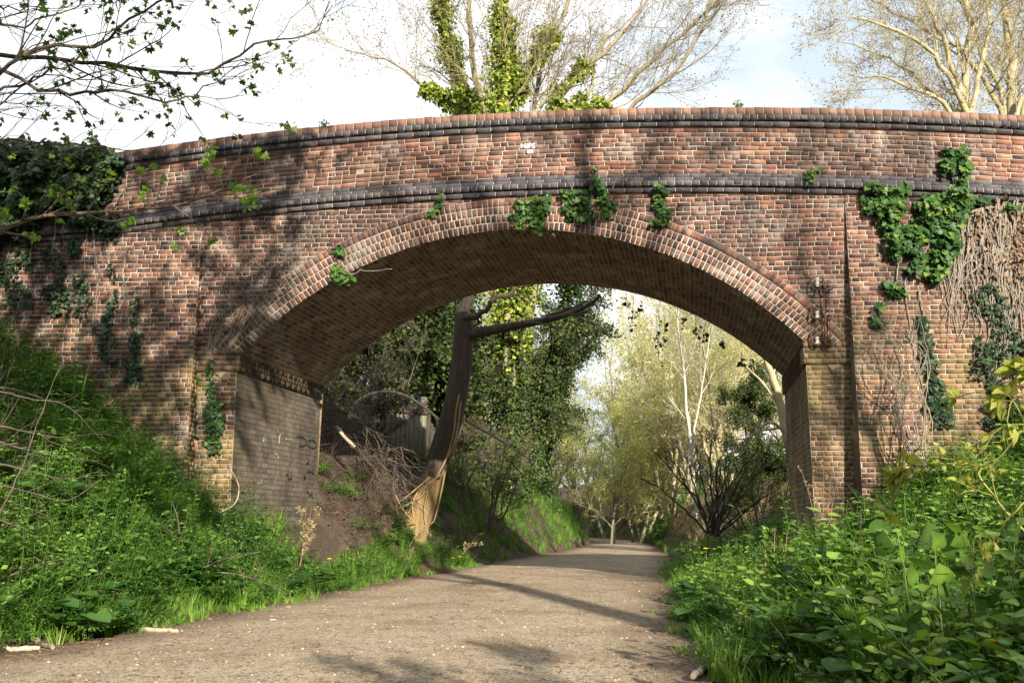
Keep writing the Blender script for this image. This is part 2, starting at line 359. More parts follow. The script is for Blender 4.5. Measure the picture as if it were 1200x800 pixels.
SH['palm'] = fan([(0, 0), (.20, .0), (.62, .06), (.40, .30), (.60, .62), (.24, .54), (0, 1), (-.24, .54), (-.60, .62), (-.40, .30), (-.62, .06), (-.20, .0)])
def leaves(mb, pos, dr, nr, size, shape='simple', rnd=None, rng=None, mat=0):
    pos = np.asarray(pos, float); n = len(pos)
    if n == 0: return
    V, Tt = SH[shape]
    dr = nz(dr); sd = nz(np.cross(dr, nr)); nr = np.cross(sd, dr)
    size = np.broadcast_to(np.asarray(size, float), (n,))
    v = pos[:, None]+size[:, None, None]*(V[None, :, 0:1]*sd[:, None]+V[None, :, 1:2]*dr[:, None]+V[None, :, 2:3]*nr[:, None])
    tt = (np.arange(n)[:, None, None]*len(V)+Tt[None]).reshape(-1, 3)
    r = np.repeat(np.broadcast_to(rnd if rnd is not None else .5, (n,)), len(V)).reshape(n, -1).copy()
    if len(V) > 4: r[:, -1] += .20; r[:, ::2] -= .06      # paler midrib
    r = r.ravel()
    mb.add(v, tris=tt, rnd=r, mat=mat)

def scatter(mb, protos, pos, rng, s0=.7, s1=1.3, tilt=.2, mat=None, base=None, mul=None):
    """real copies of small plant shapes; protos = list of (verts, tris, rnd, matidx)"""
    pos = np.asarray(pos); N = len(pos)
    if N == 0: return
    which = rng.integers(0, len(protos), N)
    for w_, (V, T, r, mi) in enumerate(protos):
        ix = np.where(which == w_)[0]; n = len(ix)
        if n == 0: continue
        a = rng.uniform(0, 2*PI, n); s = rng.uniform(s0, s1, n)*(1. if mul is None else mul[ix])
        ca, sa = np.cos(a), np.sin(a)
        x = V[None, :, 0]*ca[:, None]-V[None, :, 1]*sa[:, None]; y = V[None, :, 0]*sa[:, None]+V[None, :, 1]*ca[:, None]
        z = np.broadcast_to(V[None, :, 2], x.shape)
        tx, ty = rng.normal(0, tilt, (2, n))
        v = np.stack([x+z*tx[:, None], y+z*ty[:, None], z*(1-.3*(np.abs(tx)+np.abs(ty)))[:, None]], -1)*s[:, None, None]+pos[ix][:, None]
        b0 = (rng.uniform(0, 1, n) if base is None else base[ix])[:, None]
        rr = np.clip(.5*r[None]+.6*b0-.05, 0, 1)
        for m_ in np.unique(mi):
            tt = T[mi == m_]
            used, inv = np.unique(tt, return_inverse=True); inv = inv.reshape(tt.shape)
            k = len(used)
            mb.add(v[:, used], tris=(np.arange(n)[:, None, None]*k+inv[None]).reshape(-1, 3), rnd=rr[:, used].ravel(), mat=int(m_))
def proto(mb):
    v = np.concatenate(mb.v); T = []; mi = []
    for a, m_ in zip(mb.t, mb.tm): T.append(a); mi.append(m_)
    for a, m_ in zip(mb.q, mb.qm): T += [a[:, [0, 1, 2]], a[:, [0, 2, 3]]]; mi += [m_, m_]
    return v.astype(float), np.concatenate(T), np.concatenate(mb.r), np.concatenate(mi)

# ------------------------------------------------------------------ terrain
YT = np.array([-30, -6, 0, 4, 6, 8, 11, 14, 19, 24, 36, 49, 60, 75, 100, 400.])
XL = np.array([-6.2, -4.9, -4.65, -4.5, -4.35, -3.98, -3.7, -3.48, -3.0, -2.4, -.85, .1, .0, -3.5, -14, -120.])
XR = np.array([-.9, .1, .45, .62, .78, .88, 1.02, 1.2, 1.62, 2.1, 2.75, 3.15, 3.0, .2, -9, -110.])
def xl(y): return np.interp(y, YT, XL)
def xr(y): return np.interp(y, YT, XR)
def vnoise(x, y, s=1., seed=0):
    rg = R_(seed); out = 0.
    for i in range(5):
        a = rg.uniform(0, 2*PI); f = s*rg.uniform(.6, 2.2); p = rg.uniform(0, 6)
        out = out+np.sin((x*math.cos(a)+y*math.sin(a))*f+p+1.3*np.sin((x*math.sin(a)-y*math.cos(a))*f*.7+p*2))/5
    return out
DL = np.array([-9, 0, .35, .7, 1.1, 2., 3.5, 4.6, 6, 8, 12, 40, 400.])
HLf = np.array([-.06, -.03, .14, .42, .85, 1.6, 2.65, 3.5, 4.5, 5.2, 5.5, 6, 6.])
HLb = np.array([-.06, -.03, .12, .45, 1.05, 2.3, 3.8, 4.5, 5.1, 5.5, 5.7, 6, 6.])
DR = np.array([-9, 0, .4, .8, 1.5, 2.4, 3.8, 6, 9, 12, 40, 400.])
HRf = np.array([-.06, -.03, .06, .16, .40, .72, 1.5, 3.1, 4.8, 5.4, 6, 6.])
HLm = np.array([-.06, -.03, .40, .95, 1.6, 2.6, 3.9, 4.5, 5.1, 5.5, 5.7, 6, 6.])
HRb = np.array([-.06, -.03, .05, .12, .35, .80, 1.9, 3.6, 5.0, 5.5, 6, 6.])
HRm = np.array([-.06, -.03, .18, .65, 1.65, 2.1, 2.6, 3.4, 4.8, 5.4, 6, 6.])
def H(x, y):
    x = np.asarray(x, float); y = np.asarray(y, float)
    j = .16*vnoise(x, y, 1.7, 3)+.10*vnoise(x, y, 4.5, 4)
    dl = xl(y)-x+j; dr = x-xr(y)+j
    wb = np.clip((y-13.5)/4, 0, 1); wm = np.clip((y-27)/6, 0, 1); wl = np.clip((y-21.5)/4, 0, 1)
    hl = np.interp(dl, DL, HLf)*(1-wb)+(np.interp(dl, DL, HLb)*(1-wl)+np.interp(dl, DL, HLm)*wl)*wb
    hr = np.interp(dr, DR, HRf)*(1-wb)+(np.interp(dr, DR, HRb)*(1-wm)+np.interp(dr, DR, HRm)*wm)*wb
    h = np.maximum(hl, hr)+1.0*np.exp(-((x+4.05)**2+(y-19.5)**2)/.8)   # the hump the leaning tree grows from
    return h+np.where(h > .1, .07*vnoise(x, y, 2.1, 8)+.03*vnoise(x, y, 6., 9), 0)
def pathz(x, y):
    u = (x-xl(y))/(xr(y)-xl(y))
    return .035*(1-(2*u-1)**2)+.006*vnoise(x, y, 3., 11)-.0
gx = np.concatenate([-np.geomspace(400, 12.2, 22), np.arange(-12, -6, .4), np.arange(-6, 6, .14), np.arange(6, 12.1, .4), np.geomspace(12.5, 400, 22)])
gy = np.concatenate([-np.geomspace(300, 3.2, 18), np.arange(-3, 20, .16), np.arange(20, 50, .5), np.geomspace(50.5, 900, 40)])
X, Yg = np.meshgrid(gx, gy)
Z = H(X, Yg); nx, ny = len(gx), len(gy)
ii = (np.arange(ny-1)[:, None]*nx+np.arange(nx-1)[None]).ravel()
mb = MB(); mb.add(np.stack([X, Yg, Z], -1), quads=np.stack([ii, ii+1, ii+nx+1, ii+nx], 1))
structure(mb.build('ground', 'soil', smooth=True))
py_ = np.concatenate([np.arange(-6, 30, .12), np.arange(30, 110, .5)]); pu = np.linspace(-.09, 1.09, 60)
PY, PU = np.meshgrid(py_, pu, indexing='ij')
PX = xl(PY)+PU*(xr(PY)-xl(PY)); PZ = pathz(PX, PY)
e = np.minimum(PU, 1-PU)*(xr(PY)-xl(PY)); e = np.clip(1-(e+.22*vnoise(PX, PY, 2.3, 31))/.75, 0, 1)
PZ = PZ-.05*np.clip(-np.minimum(PU, 1-PU)/.09, 0, 1)
ni, nj = PY.shape; ii = (np.arange(ni-1)[:, None]*nj+np.arange(nj-1)[None]).ravel()
mb = MB(); mb.add(np.stack([PX, PY, PZ], -1), quads=np.stack([ii, ii+1, ii+nj+1, ii+nj], 1))
structure(mb.build('path', 'path', smooth=True, attrs={'edge': e.ravel()}))
def ground_pts(rng, n, x0, x1, y0, y1, keep=None):
    x = rng.uniform(x0, x1, n); y = rng.uniform(y0, y1, n)
    if keep is not None:
        k = keep(x, y); x, y = x[k], y[k]
    z = H(x, y); inp = (x > xl(y)) & (x < xr(y))
    return np.stack([x, y, np.where(inp, np.maximum(z, pathz(x, y)+.003), z)], 1)

# ------------------------------------------------------------------ bridge
YF, YB, SK = 13.0, 16.1, .105           # front face, back face, skew of the barrel
AX, AZ, AR, RT = -.862, -.287, 5.193, .45
XP0, XP1 = -4.75, 2.915                  # pier corners on the front face
XW0, XW1 = -5.36, 3.55                   # where the wing walls start
ZI0, ZI1 = 2.98, 3.2
def hz(x):
    x = np.asarray(x, float); xc = np.clip(x, -7, 6.5)
    return 5.395-np.where(xc < 0, .0098, .0078)*xc**2-.06*np.abs(x-xc)
def brick_patch(mb, mapf, u0, u1, v0, v1, rng, keep=None, bl=.205, rh=.066, joint=.0112, mix=0., mat=0, mode='english', jit=.005, rnd=None, base=-.012):
    U, V, L, HH = [], [], [], []
    nrow = int(math.ceil((v1-v0)/rh))
    for i in range(nrow):
        head = (i % 2 == 1) if mode == 'english' else (mode == 'header')
        if mode == 'flemish': L0 = np.tile([bl, bl/2], int((u1-u0)/(bl*1.5))+3)
        elif mode == 'garden': L0 = np.full(int(1.2*(u1-u0)/(bl*.5))+8, bl/2 if i % 4 == 3 else bl)
        else: L0 = np.full(int(1.2*(u1-u0)/(bl/2 if head else bl))+8, bl/2 if head else bl)
        sw = rng.random(len(L0)) < .10
        L0 = np.where(sw, np.where(L0 > bl*.7, bl/2, L0), L0)
        L0 = L0*rng.uniform(.95, 1.05, len(L0))
        e_ = u0-rng.uniform(.02, bl)+np.concatenate([[0], np.cumsum(L0)])
        c = (e_[:-1]+e_[1:])/2; k = (e_[1:] > u0+.02) & (e_[:-1] < u1-.02)
        a = np.maximum(e_[:-1][k], u0); b_ = np.minimum(e_[1:][k], u1)
        U.append((a+b_)/2); L.append(b_-a); V.append(np.full(k.sum(), v0+(i+.5)*rh)); HH.append(np.full(k.sum(), rh))
    U, V, L, HH = map(np.concatenate, (U, V, L, HH))
    if keep is not None:
        k = keep(U, V); U, V, L, HH = U[k], V[k], L[k], HH[k]
    n = len(U)
    V = V+rng.normal(0, .0015, n)
    hu = L/2-joint/2; hv = HH/2-joint/2
    w1 = .0005+np.abs(rng.normal(0, jit*.5, n))-np.where(rng.random(n) < .0012, .008, 0)
    sg = np.array([(-1, -1), (1, -1), (1, 1), (-1, 1)])
    ju = rng.normal(0, .0018, (n, 4)); jv = rng.normal(0, .0018, (n, 4))
    uu = U[:, None]+hu[:, None]*sg[None, :, 0]+ju; vv = V[:, None]+hv[:, None]*sg[None, :, 1]+jv
    uu = np.concatenate([uu, uu], 1); vv = np.concatenate([vv, vv], 1)
    ww = np.concatenate([np.full((n, 4), base), np.repeat(w1[:, None], 4, 1)+rng.normal(0, .001, (n, 4))], 1)
    pts = mapf(uu, vv, ww)
    q = np.array([(4, 5, 6, 7), (0, 1, 5, 4), (1, 2, 6, 5), (2, 3, 7, 6), (3, 0, 4, 7)])
    r = rng.beta(2.2, 2.2, n) if rnd is None else rnd(U, V, n)
    mb.add(pts, quads=(np.arange(n)[:, None, None]*8+q[None]).reshape(-1, 4), rnd=np.repeat(r, 8), mat=mat)
def sheet(mb, mapf, us, vlo, vhi, nv=2, mat=0):
    """a sheet over u, between v=vlo(u) and vhi(u)"""
    us = np.asarray(us, float); lo = np.broadcast_to(vlo, us.shape); hi = np.broadcast_to(vhi, us.shape)
    f = np.linspace(0, 1, nv); U = np.repeat(us[:, None], nv, 1); V = lo[:, None]*(1-f)+hi[:, None]*f
    P = mapf(U, V, np.zeros_like(U)); k = len(us)
    i = (np.arange(k-1)[:, None]*nv+np.arange(nv-1)[None]).ravel()
    mb.add(P, quads=np.stack([i, i+nv, i+nv+1, i+1], 1), mat=mat)
    return np.stack([U, V], -1).reshape(-1, 2)

br = thing('brick_bridge', 'old red brick arch bridge with blue brick bands crossing over the path', 'bridge', (AX, 14.5, 0))
def bpart(mb, name, mats, **kw):
    o = mb.build(name, mats, None, **kw); o.parent = br; o.matrix_parent_inverse = br.matrix_basis.inverted(); return o
br.matrix_basis  # keep
face = lambda y: (lambda u, v, w_: np.stack([u, y-w_, v], -1))
rb = R_(5)
def shade_of(lo=0., hi=1.):
    return lambda U, V, n: np.clip(lo+(hi-lo)*(rb.beta(2.6, 2.6, n)+.10*vnoise(U, V, 1.1, 44)), 0, 1)
def extr(x):
    d = (AR+RT)**2-(np.asarray(x, float)-AX)**2
    return np.where(d > 0, AZ+np.sqrt(np.maximum(d, 0)), 0)
# spandrel
mb = MB()
us = np.linspace(XW0, XW1, 120)
sheet(mb, face(YF+.0045), us, np.maximum(extr(us)-.15, ZI1-.02), hz(us)+.01, mat=1)
brick_patch(mb, face(YF), XW0+.005, XW1-.005, ZI1, 5.5, rb, keep=lambda U, V: (V < hz(U)+.03) & (np.hypot(U-AX, V-AZ) > AR+RT-.04), rnd=shade_of(.0, .8))
bpart(mb, 'spandrel_wall', ['brick', 'mortar'])
# piers' front faces (below the imposts)
for x0, x1 in ((XW0, XP0), (XP1, XW1)):
    mb = MB(); sheet(mb, face(YF+.0045), np.linspace(x0, x1, 3), -.4, ZI0+.02, mat=1)
    brick_patch(mb, face(YF), x0+.003, x1-.003, -.4, ZI0, rb, rnd=shade_of(.1, 1.))
    ab = bpart(mb, 'abutment', ['brick_low', 'mortar'])
    ab['label'] = 'brick abutment face below the arch with mossy impost'
    # reveal along the barrel
    sgn = 1 if x0 < AX else -1
    xe = XP0 if sgn > 0 else XP1
    mb = MB()
    ys = np.linspace(YF+.0, YB, 8)
    P = np.array([[(xe+SK*(y-YF)+(.06 if 0 else 0), y, z) for z in np.linspace(-.4, ZI0, 6)] for y in ys]); uvv = np.array([[(y, z) for z in np.linspace(-.4, ZI0, 6)] for y in ys]).reshape(-1, 2)
    i = (np.arange(7)[:, None]*6+np.arange(5)[None]).ravel()
    mb.add(P, quads=np.stack([i, i+6, i+7, i+1], 1) if sgn < 0 else np.stack([i, i+1, i+7, i+6], 1))
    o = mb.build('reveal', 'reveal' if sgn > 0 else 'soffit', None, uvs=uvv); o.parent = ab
    # impost: three brick courses standing a little proud, across the front and along the reveal
    mb = MB(); pj = .035
    xa, xb = (x0+.004, xe+pj) if sgn > 0 else (xe-pj, x1-.004)
    box(mb, (xa+.004, YF-pj+.008, ZI0), (xb-.004, YF+.2, ZI1-.004), 1)
    brick_patch(mb, face(YF-pj), xa, xb, ZI0, ZI1-.001, rb, rh=.0725, rnd=shade_of(.2, 1.))
    rv = lambda u, v, w_: np.stack([xe+SK*(u-YF)+sgn*(pj+w_), u, v], -1)
    P = []
    sheet(mb, (lambda u, v, w_: np.stack([xe+SK*(u-YF)+sgn*(pj-.006), u, v], -1)), np.linspace(YF-pj+.01, YB, 4), ZI0, ZI1, mat=1)
    for zz in (ZI0, ZI1):
        mb.add([(xe-.05*sgn, YF-.02, zz), (xe+sgn*pj, YF-.02, zz), (xe+SK*3.1+sgn*pj, YB, zz), (xe+SK*3.1-.05*sgn, YB, zz)], quads=[(0, 1, 2, 3)], mat=1)
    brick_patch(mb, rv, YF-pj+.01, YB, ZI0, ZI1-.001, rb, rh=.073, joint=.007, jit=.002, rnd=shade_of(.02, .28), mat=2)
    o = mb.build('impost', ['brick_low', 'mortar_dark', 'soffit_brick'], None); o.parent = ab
# arch ring: four half-brick rings of voussoirs
a0 = math.acos((3.2-AZ)/AR); nring = 4
mb = MB()
ring = lambda u, v, w_: np.stack([AX+(AR+v)*np.sin(u/AR), YF-.014-w_, AZ+(AR+v)*np.cos(u/AR)], -1)
uL = -a0*AR; uR = a0*AR
U = np.linspace(uL-.4, uR+.4, 170)
sheet(mb, (lambda u, v, w_: ring(u, v, w_-.0045)), U, 0., RT, mat=1)
P0 = ring(U, np.full_like(U, RT), np.full_like(U, -.008)); P1 = P0.copy(); P1[:, 1] = YF+.02
k = len(U); mb.add(np.concatenate([P0, P1]), quads=[(i, i+1, k+i+1, k+i) for i in range(k-1)], mat=1)
for j in range(nring):
    uo = R_(70+j).uniform(0, .07)
    vv0 = j*RT/nring
    brick_patch(mb, (lambda u, v, w_, s=(AR/(AR+vv0+.05)): ring(u*1., v, w_)), uL-.4, uR+.4, vv0, vv0+RT/nring, rb, bl=.140, rh=RT/nring, mode='header', joint=.0145, rnd=shade_of(.0, .95),
                keep=lambda U, V: (AX+(AR+V)*np.sin(U/AR) > XW0+.05) & (AX+(AR+V)*np.sin(U/AR) < XW1-.01) & (AZ+(AR+V)*np.cos(U/AR) > ZI1-.02))
bpart(mb, 'arch_ring', ['brick', 'mortar'])
# soffit of the barrel
mb = MB(); aa = np.linspace(-a0, a0, 90); ys = np.linspace(YF-.02, YB+.02, 6)
P = np.array([[(AX+AR*math.sin(a)+SK*(y-YF), y, AZ+AR*math.cos(a)) for y in ys] for a in aa]); uvv = np.array([[(y, a*AR) for y in ys] for a in aa]).reshape(-1, 2)
i = (np.arange(89)[:, None]*6+np.arange(5)[None]).ravel()
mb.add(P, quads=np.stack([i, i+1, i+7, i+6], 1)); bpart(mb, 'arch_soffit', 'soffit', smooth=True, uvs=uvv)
# back face
mb = MB(); us = np.linspace(-14, 14, 260)
lo = np.where(np.abs(us-AX-.32) < AR*math.sin(a0), AZ+np.sqrt(np.maximum(AR**2-(us-AX-.32)**2, 0)), -.4)
uvv = sheet(mb, face(YB), us, lo, hz(us)+.95); bpart(mb, 'spandrel_wall', 'plainbrick', uvs=uvv)
# parapets: front in modelled brickwork following the hump, back plain
hump = lambda y: (lambda u, v, w_: np.stack([u, y-w_, hz(u)+v], -1))
XE0, XE1 = -12.5, 12.5
mb = MB(); us = np.linspace(XE0, XE1, 160)
sheet(mb, hump(YF+.0045), us, .27, .97, mat=1)
brick_patch(mb, hump(YF), XE0, XE1, .28, .955, rb, rnd=shade_of(.05, 1.), mode='garden')
b_ = hump(YF+.34)(us, np.full_like(us, .0), 0*us); t_ = hump(YF+.34)(us, np.full_like(us, .97), 0*us); k = len(us)
mb.add(np.concatenate([b_, t_]), quads=[(i, k+i, k+i+1, i+1) for i in range(k-1)], mat=0, rnd=.4)
bpart(mb, 'parapet', ['brick', 'mortar'])
mb = MB()
for y in (YB-.35, ):
    uvv = sheet(mb, hump(y), us, 0., .97); 
bpart(mb, 'parapet', 'plainbrick', uvs=uvv)
def course(mb, z0, z1, proj, bl, dep, mats, y=YF, rng=rb, slope=0., lo=0., hi=1., matm=1):
    """one course of separate bricks standing proud of the wall"""
    pos = XE0
    us = np.linspace(XE0, XE1, 160)
    for zz0, zz1, yy in ((z0+.004, z1-.006, y-proj+.0025+slope*.9),):
        a = np.stack([us, np.full_like(us, yy), hz(us)+zz0], 1); b2 = np.stack([us, np.full_like(us, yy), hz(us)+zz1], 1)
        c = b2+(0, dep, 0); d = a+(0, dep, 0); k = len(us)
        mb.add(np.concatenate([a, b2, c, d]), quads=[q for i in range(k-1) for q in ((i, i+1, k+i+1, k+i), (k+i, k+i+1, 2*k+i+1, 2*k+i), (3*k+i+1, 3*k+i, i, i+1))], mat=matm)
    n = int((XE1-XE0)/bl); e_ = np.concatenate([[0], np.cumsum(rng.uniform(.93, 1.07, n)*bl)])+XE0
    a, b2 = e_[:-1]+.004, e_[1:]-.004
    j = lambda s: rng.normal(0, s, n)
    za = z0+.004+j(.0012); zb = z1-.004+j(.0025); yf = y-proj-np.abs(j(.0025))
    x_ = np.stack([a, b2, b2, a, a, b2, b2, a], 1); y_ = np.stack([yf, yf, yf+dep, yf+dep, yf+slope, yf+slope, yf+dep, yf+dep], 1)
    z_ = np.stack([za, za, za, za, zb, zb, zb, zb], 1)+hz(x_)
    q = np.array([(0, 3, 2, 1), (4, 5, 6, 7), (0, 1, 5, 4), (1, 2, 6, 5), (2, 3, 7, 6), (3, 0, 4, 7)])
    r = np.clip(lo+(hi-lo)*rng.beta(1.6, 2.2, n), 0, 1)
    mb.add(np.stack([x_, y_, z_], -1), quads=(np.arange(n)[:, None, None]*8+q[None]).reshape(-1, 4), rnd=np.repeat(r, 8), mat=mats)
mb = MB()
course(mb, .0, .075, .05, .225, .2, 0); course(mb, .075, .15, .10, .1125, .2, 0); course(mb, .15, .215, .055, .225, .2, 0, slope=.01); course(mb, .215, .282, .028, .225, .2, 0, slope=.02)
bpart(mb, 'string_course', ['blue', 'mortar'])
mb = MB()
course(mb, .955, 1.03, .05, .225, .3, 0); course(mb, 1.03, 1.105, .10, .1125, .46, 0); course(mb, 1.105, 1.215, .075, .125, .42, 2, lo=.1)
bpart(mb, 'coping', ['blue', 'mortar', 'cope'])
mb = MB(); course(mb, .955, 1.105, .05, .225, .46, 0, y=YB-.35); course(mb, 1.105, 1.215, .03, .125, .42, 2, y=YB-.35)
bpart(mb, 'coping', ['blue', 'mortar', 'cope'])
mb = MB(); us = np.linspace(-40, 40, 200)
a = np.stack([us, np.full_like(us, YF+.3), hz(us)+.12], 1); b2 = a+(0, YB-YF-.6, 0); k = len(us)
mb.add(np.concatenate([a, b2]), quads=[(i, i+1, k+i+1, k+i) for i in range(k-1)]); bpart(mb, 'road_deck', 'tarmac')
# wing walls: battered, standing proud more and more towards the ground
def wing(u, v, w_):
    s = np.clip((hz(u)-v)/4.2, 0, 1.3)
    return np.stack([u, YF-.012-.36*s-w_, v], -1)
for x0, x1, sg in ((XE0, XW0, 1), (XW1, XE1, -1)):
    def wmap(u, v, w_, xe=(XW0 if sg > 0 else XW1), sg=sg):
        P = wing(u, v, w_); s = np.clip((hz(xe)-v)/4.2, 0, 1.3)
        d = np.clip(1-np.abs(u-xe)/1.2, 0, 1)
        P[..., 0] = P[..., 0]+(.11*s*d if sg > 0 else -.12*s*d)
        return P
    mb = MB(); us = np.linspace(x0, x1, 40)
    sheet(mb, (lambda u, v, w_: wmap(u, v, w_-.0045)), us, -.5, hz(us)+.01, 12, mat=1)
    brick_patch(mb, wmap, x0, x1, -.5, 5.5, rb, keep=lambda U, V: V < hz(U)+.03, rnd=shade_of(0., .95))
    # the return that joins it to the spandrel
    xe = XW0 if sg > 0 else XW1
    zs = np.linspace(-.5, float(hz(xe)), 14)
    f0 = wmap(np.full_like(zs, xe), zs, np.zeros_like(zs)); f1 = f0.copy(); f1[:, 1] = YF+.05
    if sg > 0: f1[:, 0] -= .02
    k = len(zs); mb.add(np.concatenate([f0, f1]), quads=[(i, i+1, k+i+1, k+i) for i in range(k-1)], mat=2)
    if sg > 0:
        retm = lambda u, v, w_: np.stack([np.interp(v, zs, f0[:, 0])+w_, np.interp(v, zs, f0[:, 1])+u, v], -1)
        brick_patch(mb, retm, 0., .45, -.5, 5.3, rb, keep=lambda U, V: np.interp(V, zs, f0[:, 1])+U < YF+.02, rnd=shade_of(.1, 1.))
    bpart(mb, 'wing_wall', ['brick_low', 'mortar', 'brick_low' if sg > 0 else 'soffit'])  # right return uses dark soffit brick, its shade put into the colour
# graffiti
def strokes(mb, lines, mapf, r, rnd=.5):
    for L in lines:
        L = np.array(L, float); n = len(L)
        T = nz(np.gradient(L, axis=0)); N_ = np.stack([-T[:, 1], T[:, 0]], 1)
        A, B = L+N_*r, L-N_*r
        P = np.concatenate([mapf(A[:, 0], A[:, 1], np.full(n, .009)), mapf(B[:, 0], B[:, 1], np.full(n, .009)), mapf(A[:, 0], A[:, 1], np.full(n, -.004)), mapf(B[:, 0], B[:, 1], np.full(n, -.004))])
        mb.add(P, quads=[q for i in range(n-1) for q in ((i, n+i, n+i+1, i+1), (i, i+1, 2*n+i+1, 2*n+i), (n+i+1, n+i, 3*n+i, 3*n+i+1))])
gp = at(611, 175, YF); gx0, gz0 = gp[0], gp[2]
LT = {'M': [[(0, 0), (0, 1), (.4, .45), (.8, 1), (.8, 0)]], 'U': [[(0, 1), (0, .25), (.15, .02), (.45, .02), (.6, .25), (.6, 1)]], 'F': [[(0, 0), (0, 1), (.6, 1)], [(0, .55), (.5, .55)]],
      'C': [[(.65, .85), (.45, 1), (.15, .92), (0, .5), (.12, .1), (.45, 0), (.65, .15)]], 'o': [[(.5, .3), (.3, .6), (.05, .45), (.05, .15), (.28, 0), (.5, .15), (.5, .3)]], 'n': [[(0, 0), (0, .6)], [(0, .4), (.25, .6), (.45, .5), (.45, 0)]]}
mb = MB(); L = []; x = 0
for ch in 'MUFC':
    L += [[(gx0+x+p[0]*.058, gz0+.012+p[1]*.062) for p in s] for s in LT[ch]]; x += .058*(.98 if ch == 'M' else .82)
x = .085
for ch in 'on':
    L += [[(gx0+x+p[0]*.06, gz0-.065+p[1]*.07) for p in s] for s in LT[ch]]; x += .042
strokes(mb, L, face(YF-.002), .0075); g_ = bpart(mb, 'graffiti', 'chalk'); g_['label'] = 'white chalked letters on the parapet'
rvl = lambda u, v, w_: np.stack([XP0+SK*(u-YF)+w_, u, v], -1)
def rev_at(px, py):
    d = cf*F+cr*(px-600)-cu*(py-400); n = np.array([1, -SK, 0]); t_ = (n@(np.array([XP0, YF, 0])-CAM))/(n@d); return CAM+d*t_
c1 = rev_at(352, 517); c2 = rev_at(365.5, 520); mb = MB()
th = np.linspace(-.55*PI, .75*PI, 16); L = [[(c1[1]+.23*math.sin(-a+PI/2), c1[2]+.075*math.sin(a)) for a in th]]
th = np.linspace(0, 2*PI, 20); L += [[(c2[1]+.2*math.cos(a), c2[2]+.068*math.sin(a)) for a in th]]
rg = R_(3)
for px, py in ((338, 553), (357, 545), (361, 560), (366, 548), (358, 572)):
    c = rev_at(px, py); s = np.cumsum(rg.normal(0, .03, (9, 2))*(1.6, 1), axis=0); L.append([(c[1]+q[0], c[2]+q[1]) for q in s])
strokes(mb, L, rvl, .011); g_ = bpart(mb, 'graffiti', 'blackpaint'); g_['label'] = 'black sprayed rings and scrawl on the left reveal'
mb = MB(); L = []
for px, py in ((311, 515), (328, 520), (335, 510), (322, 530)):
    c = rev_at(px, py); s = np.cumsum(rg.normal(0, .03, (7, 2))*(1.5, 1.2), axis=0); L.append([(c[1]+q[0], c[2]+q[1]) for q in s])
strokes(mb, L, rvl, .006); g_ = bpart(mb, 'graffiti', 'palespray'); g_['label'] = 'pale bluish spray scribble on the left reveal'

# cable bracket on the wall by the right end of the arch
cb = thing('cable_bracket', 'rusty iron bracket with three hooks on the wall by the right end of the arch', 'bracket', at(966, 400, YF))
inv = cb.matrix_basis.inverted()
def cpart(mb, name, mats, parent=None):
    o = mb.build(name, mats, None, smooth=True); o.parent = parent or cb
    if parent is None: o.matrix_parent_inverse = inv
    return o
mb = MB()
for dx in (0, 6):
    add_tube(mb, line([(964+dx, 328), (966+dx, 360), (967+dx, 406)], YF-.07), .010, .010, 6, 8)
cpart(mb, 'rod', 'rust')
for hy in (338, 372, 402):
    mb = MB(); s = 1
    for dx in (-8, 6):
        c = at(964+dx, hy, YF-.05)
        pts = [(c[0]-.055, c[1], c[2]+.14), (c[0]-.065, c[1]-.05, c[2]+.03), (c[0]-.03, c[1]-.09, c[2]-.03), (c[0]+.03, c[1]-.09, c[2]-.03), (c[0]+.05, c[1]-.05, c[2]+.03)]
        add_tube(mb, pts, .014, .012, 6, 14)
    c = at(964, hy-2, YF); box(mb, (c[0]-.12, YF-.05, c[2]-.015), (c[0]+.1, YF+.0, c[2]+.015))
    h_ = cpart(mb, 'hook', 'rust')
    mb = MB()
    c = at(958, hy+(3 if hy > 350 else -2), YF-.1)
    for dz, r in ((0, .026), (.03, .033), (.06, .024), (.09, .03)):
        add_tube(mb, [(c[0], c[1], c[2]+dz), (c[0], c[1], c[2]+dz+.028)], r, r*.8, 8)
    cpart(mb, 'insulator', 'ceramic', h_)

# ------------------------------------------------------------------ trees
def sprout(rng, P, Rr, n, t0, t1, ang, ln, k, wob, up, shrink=.4, rfrac=.6, rmin=.003, taper=.3, sub=None):
    """n branches from each of the N polylines P (N,kp,3); returns their polylines and radii"""
    N, kp = P.shape[:2]
    t_ = rng.uniform(t0, t1, (N, n)); x = t_*(kp-1); i0 = np.clip(x.astype(int), 0, kp-2); f = x-i0
    ix = np.arange(N)[:, None]
    A, B = P[ix, i0], P[ix, i0+1]
    p = (A+(B-A)*f[..., None]).reshape(-1, 3); T = nz(B-A).reshape(-1, 3)
    r = (Rr[ix, i0]*(1-f)+Rr[ix, i0+1]*f).reshape(-1); t_ = t_.reshape(-1); m_ = len(p)
    pe = nz(np.cross(T, rng.normal(size=(m_, 3)))); a = rng.normal(ang, ang*.22, m_)[:, None]
    d = nz(np.cos(a)*T+np.sin(a)*pe)
    L = ln*(1-shrink*t_)*rng.uniform(.55, 1.25, m_)
    out = [p]
    for j in range(k-1):
        d = nz(d+rng.normal(0, wob, (m_, 3))+np.array([0, 0, up])); p = p+d*(L/(k-1))[:, None]; out.append(p)
    r0 = np.maximum(np.minimum(r*rfrac, L*.035+.004), rmin)
    return np.stack(out, 1), r0[:, None]*np.linspace(1, taper, k)[None]
def walk(rng, base, d, L, k, wob, up):
    p = np.array(base, float); d = nz(np.array(d, float)); out = [p]
    for j in range(k-1):
        d = nz(d+rng.normal(0, wob, 3)+np.array([0, 0, up])); p = p+d*L/(k-1); out.append(p)
    return np.array(out)
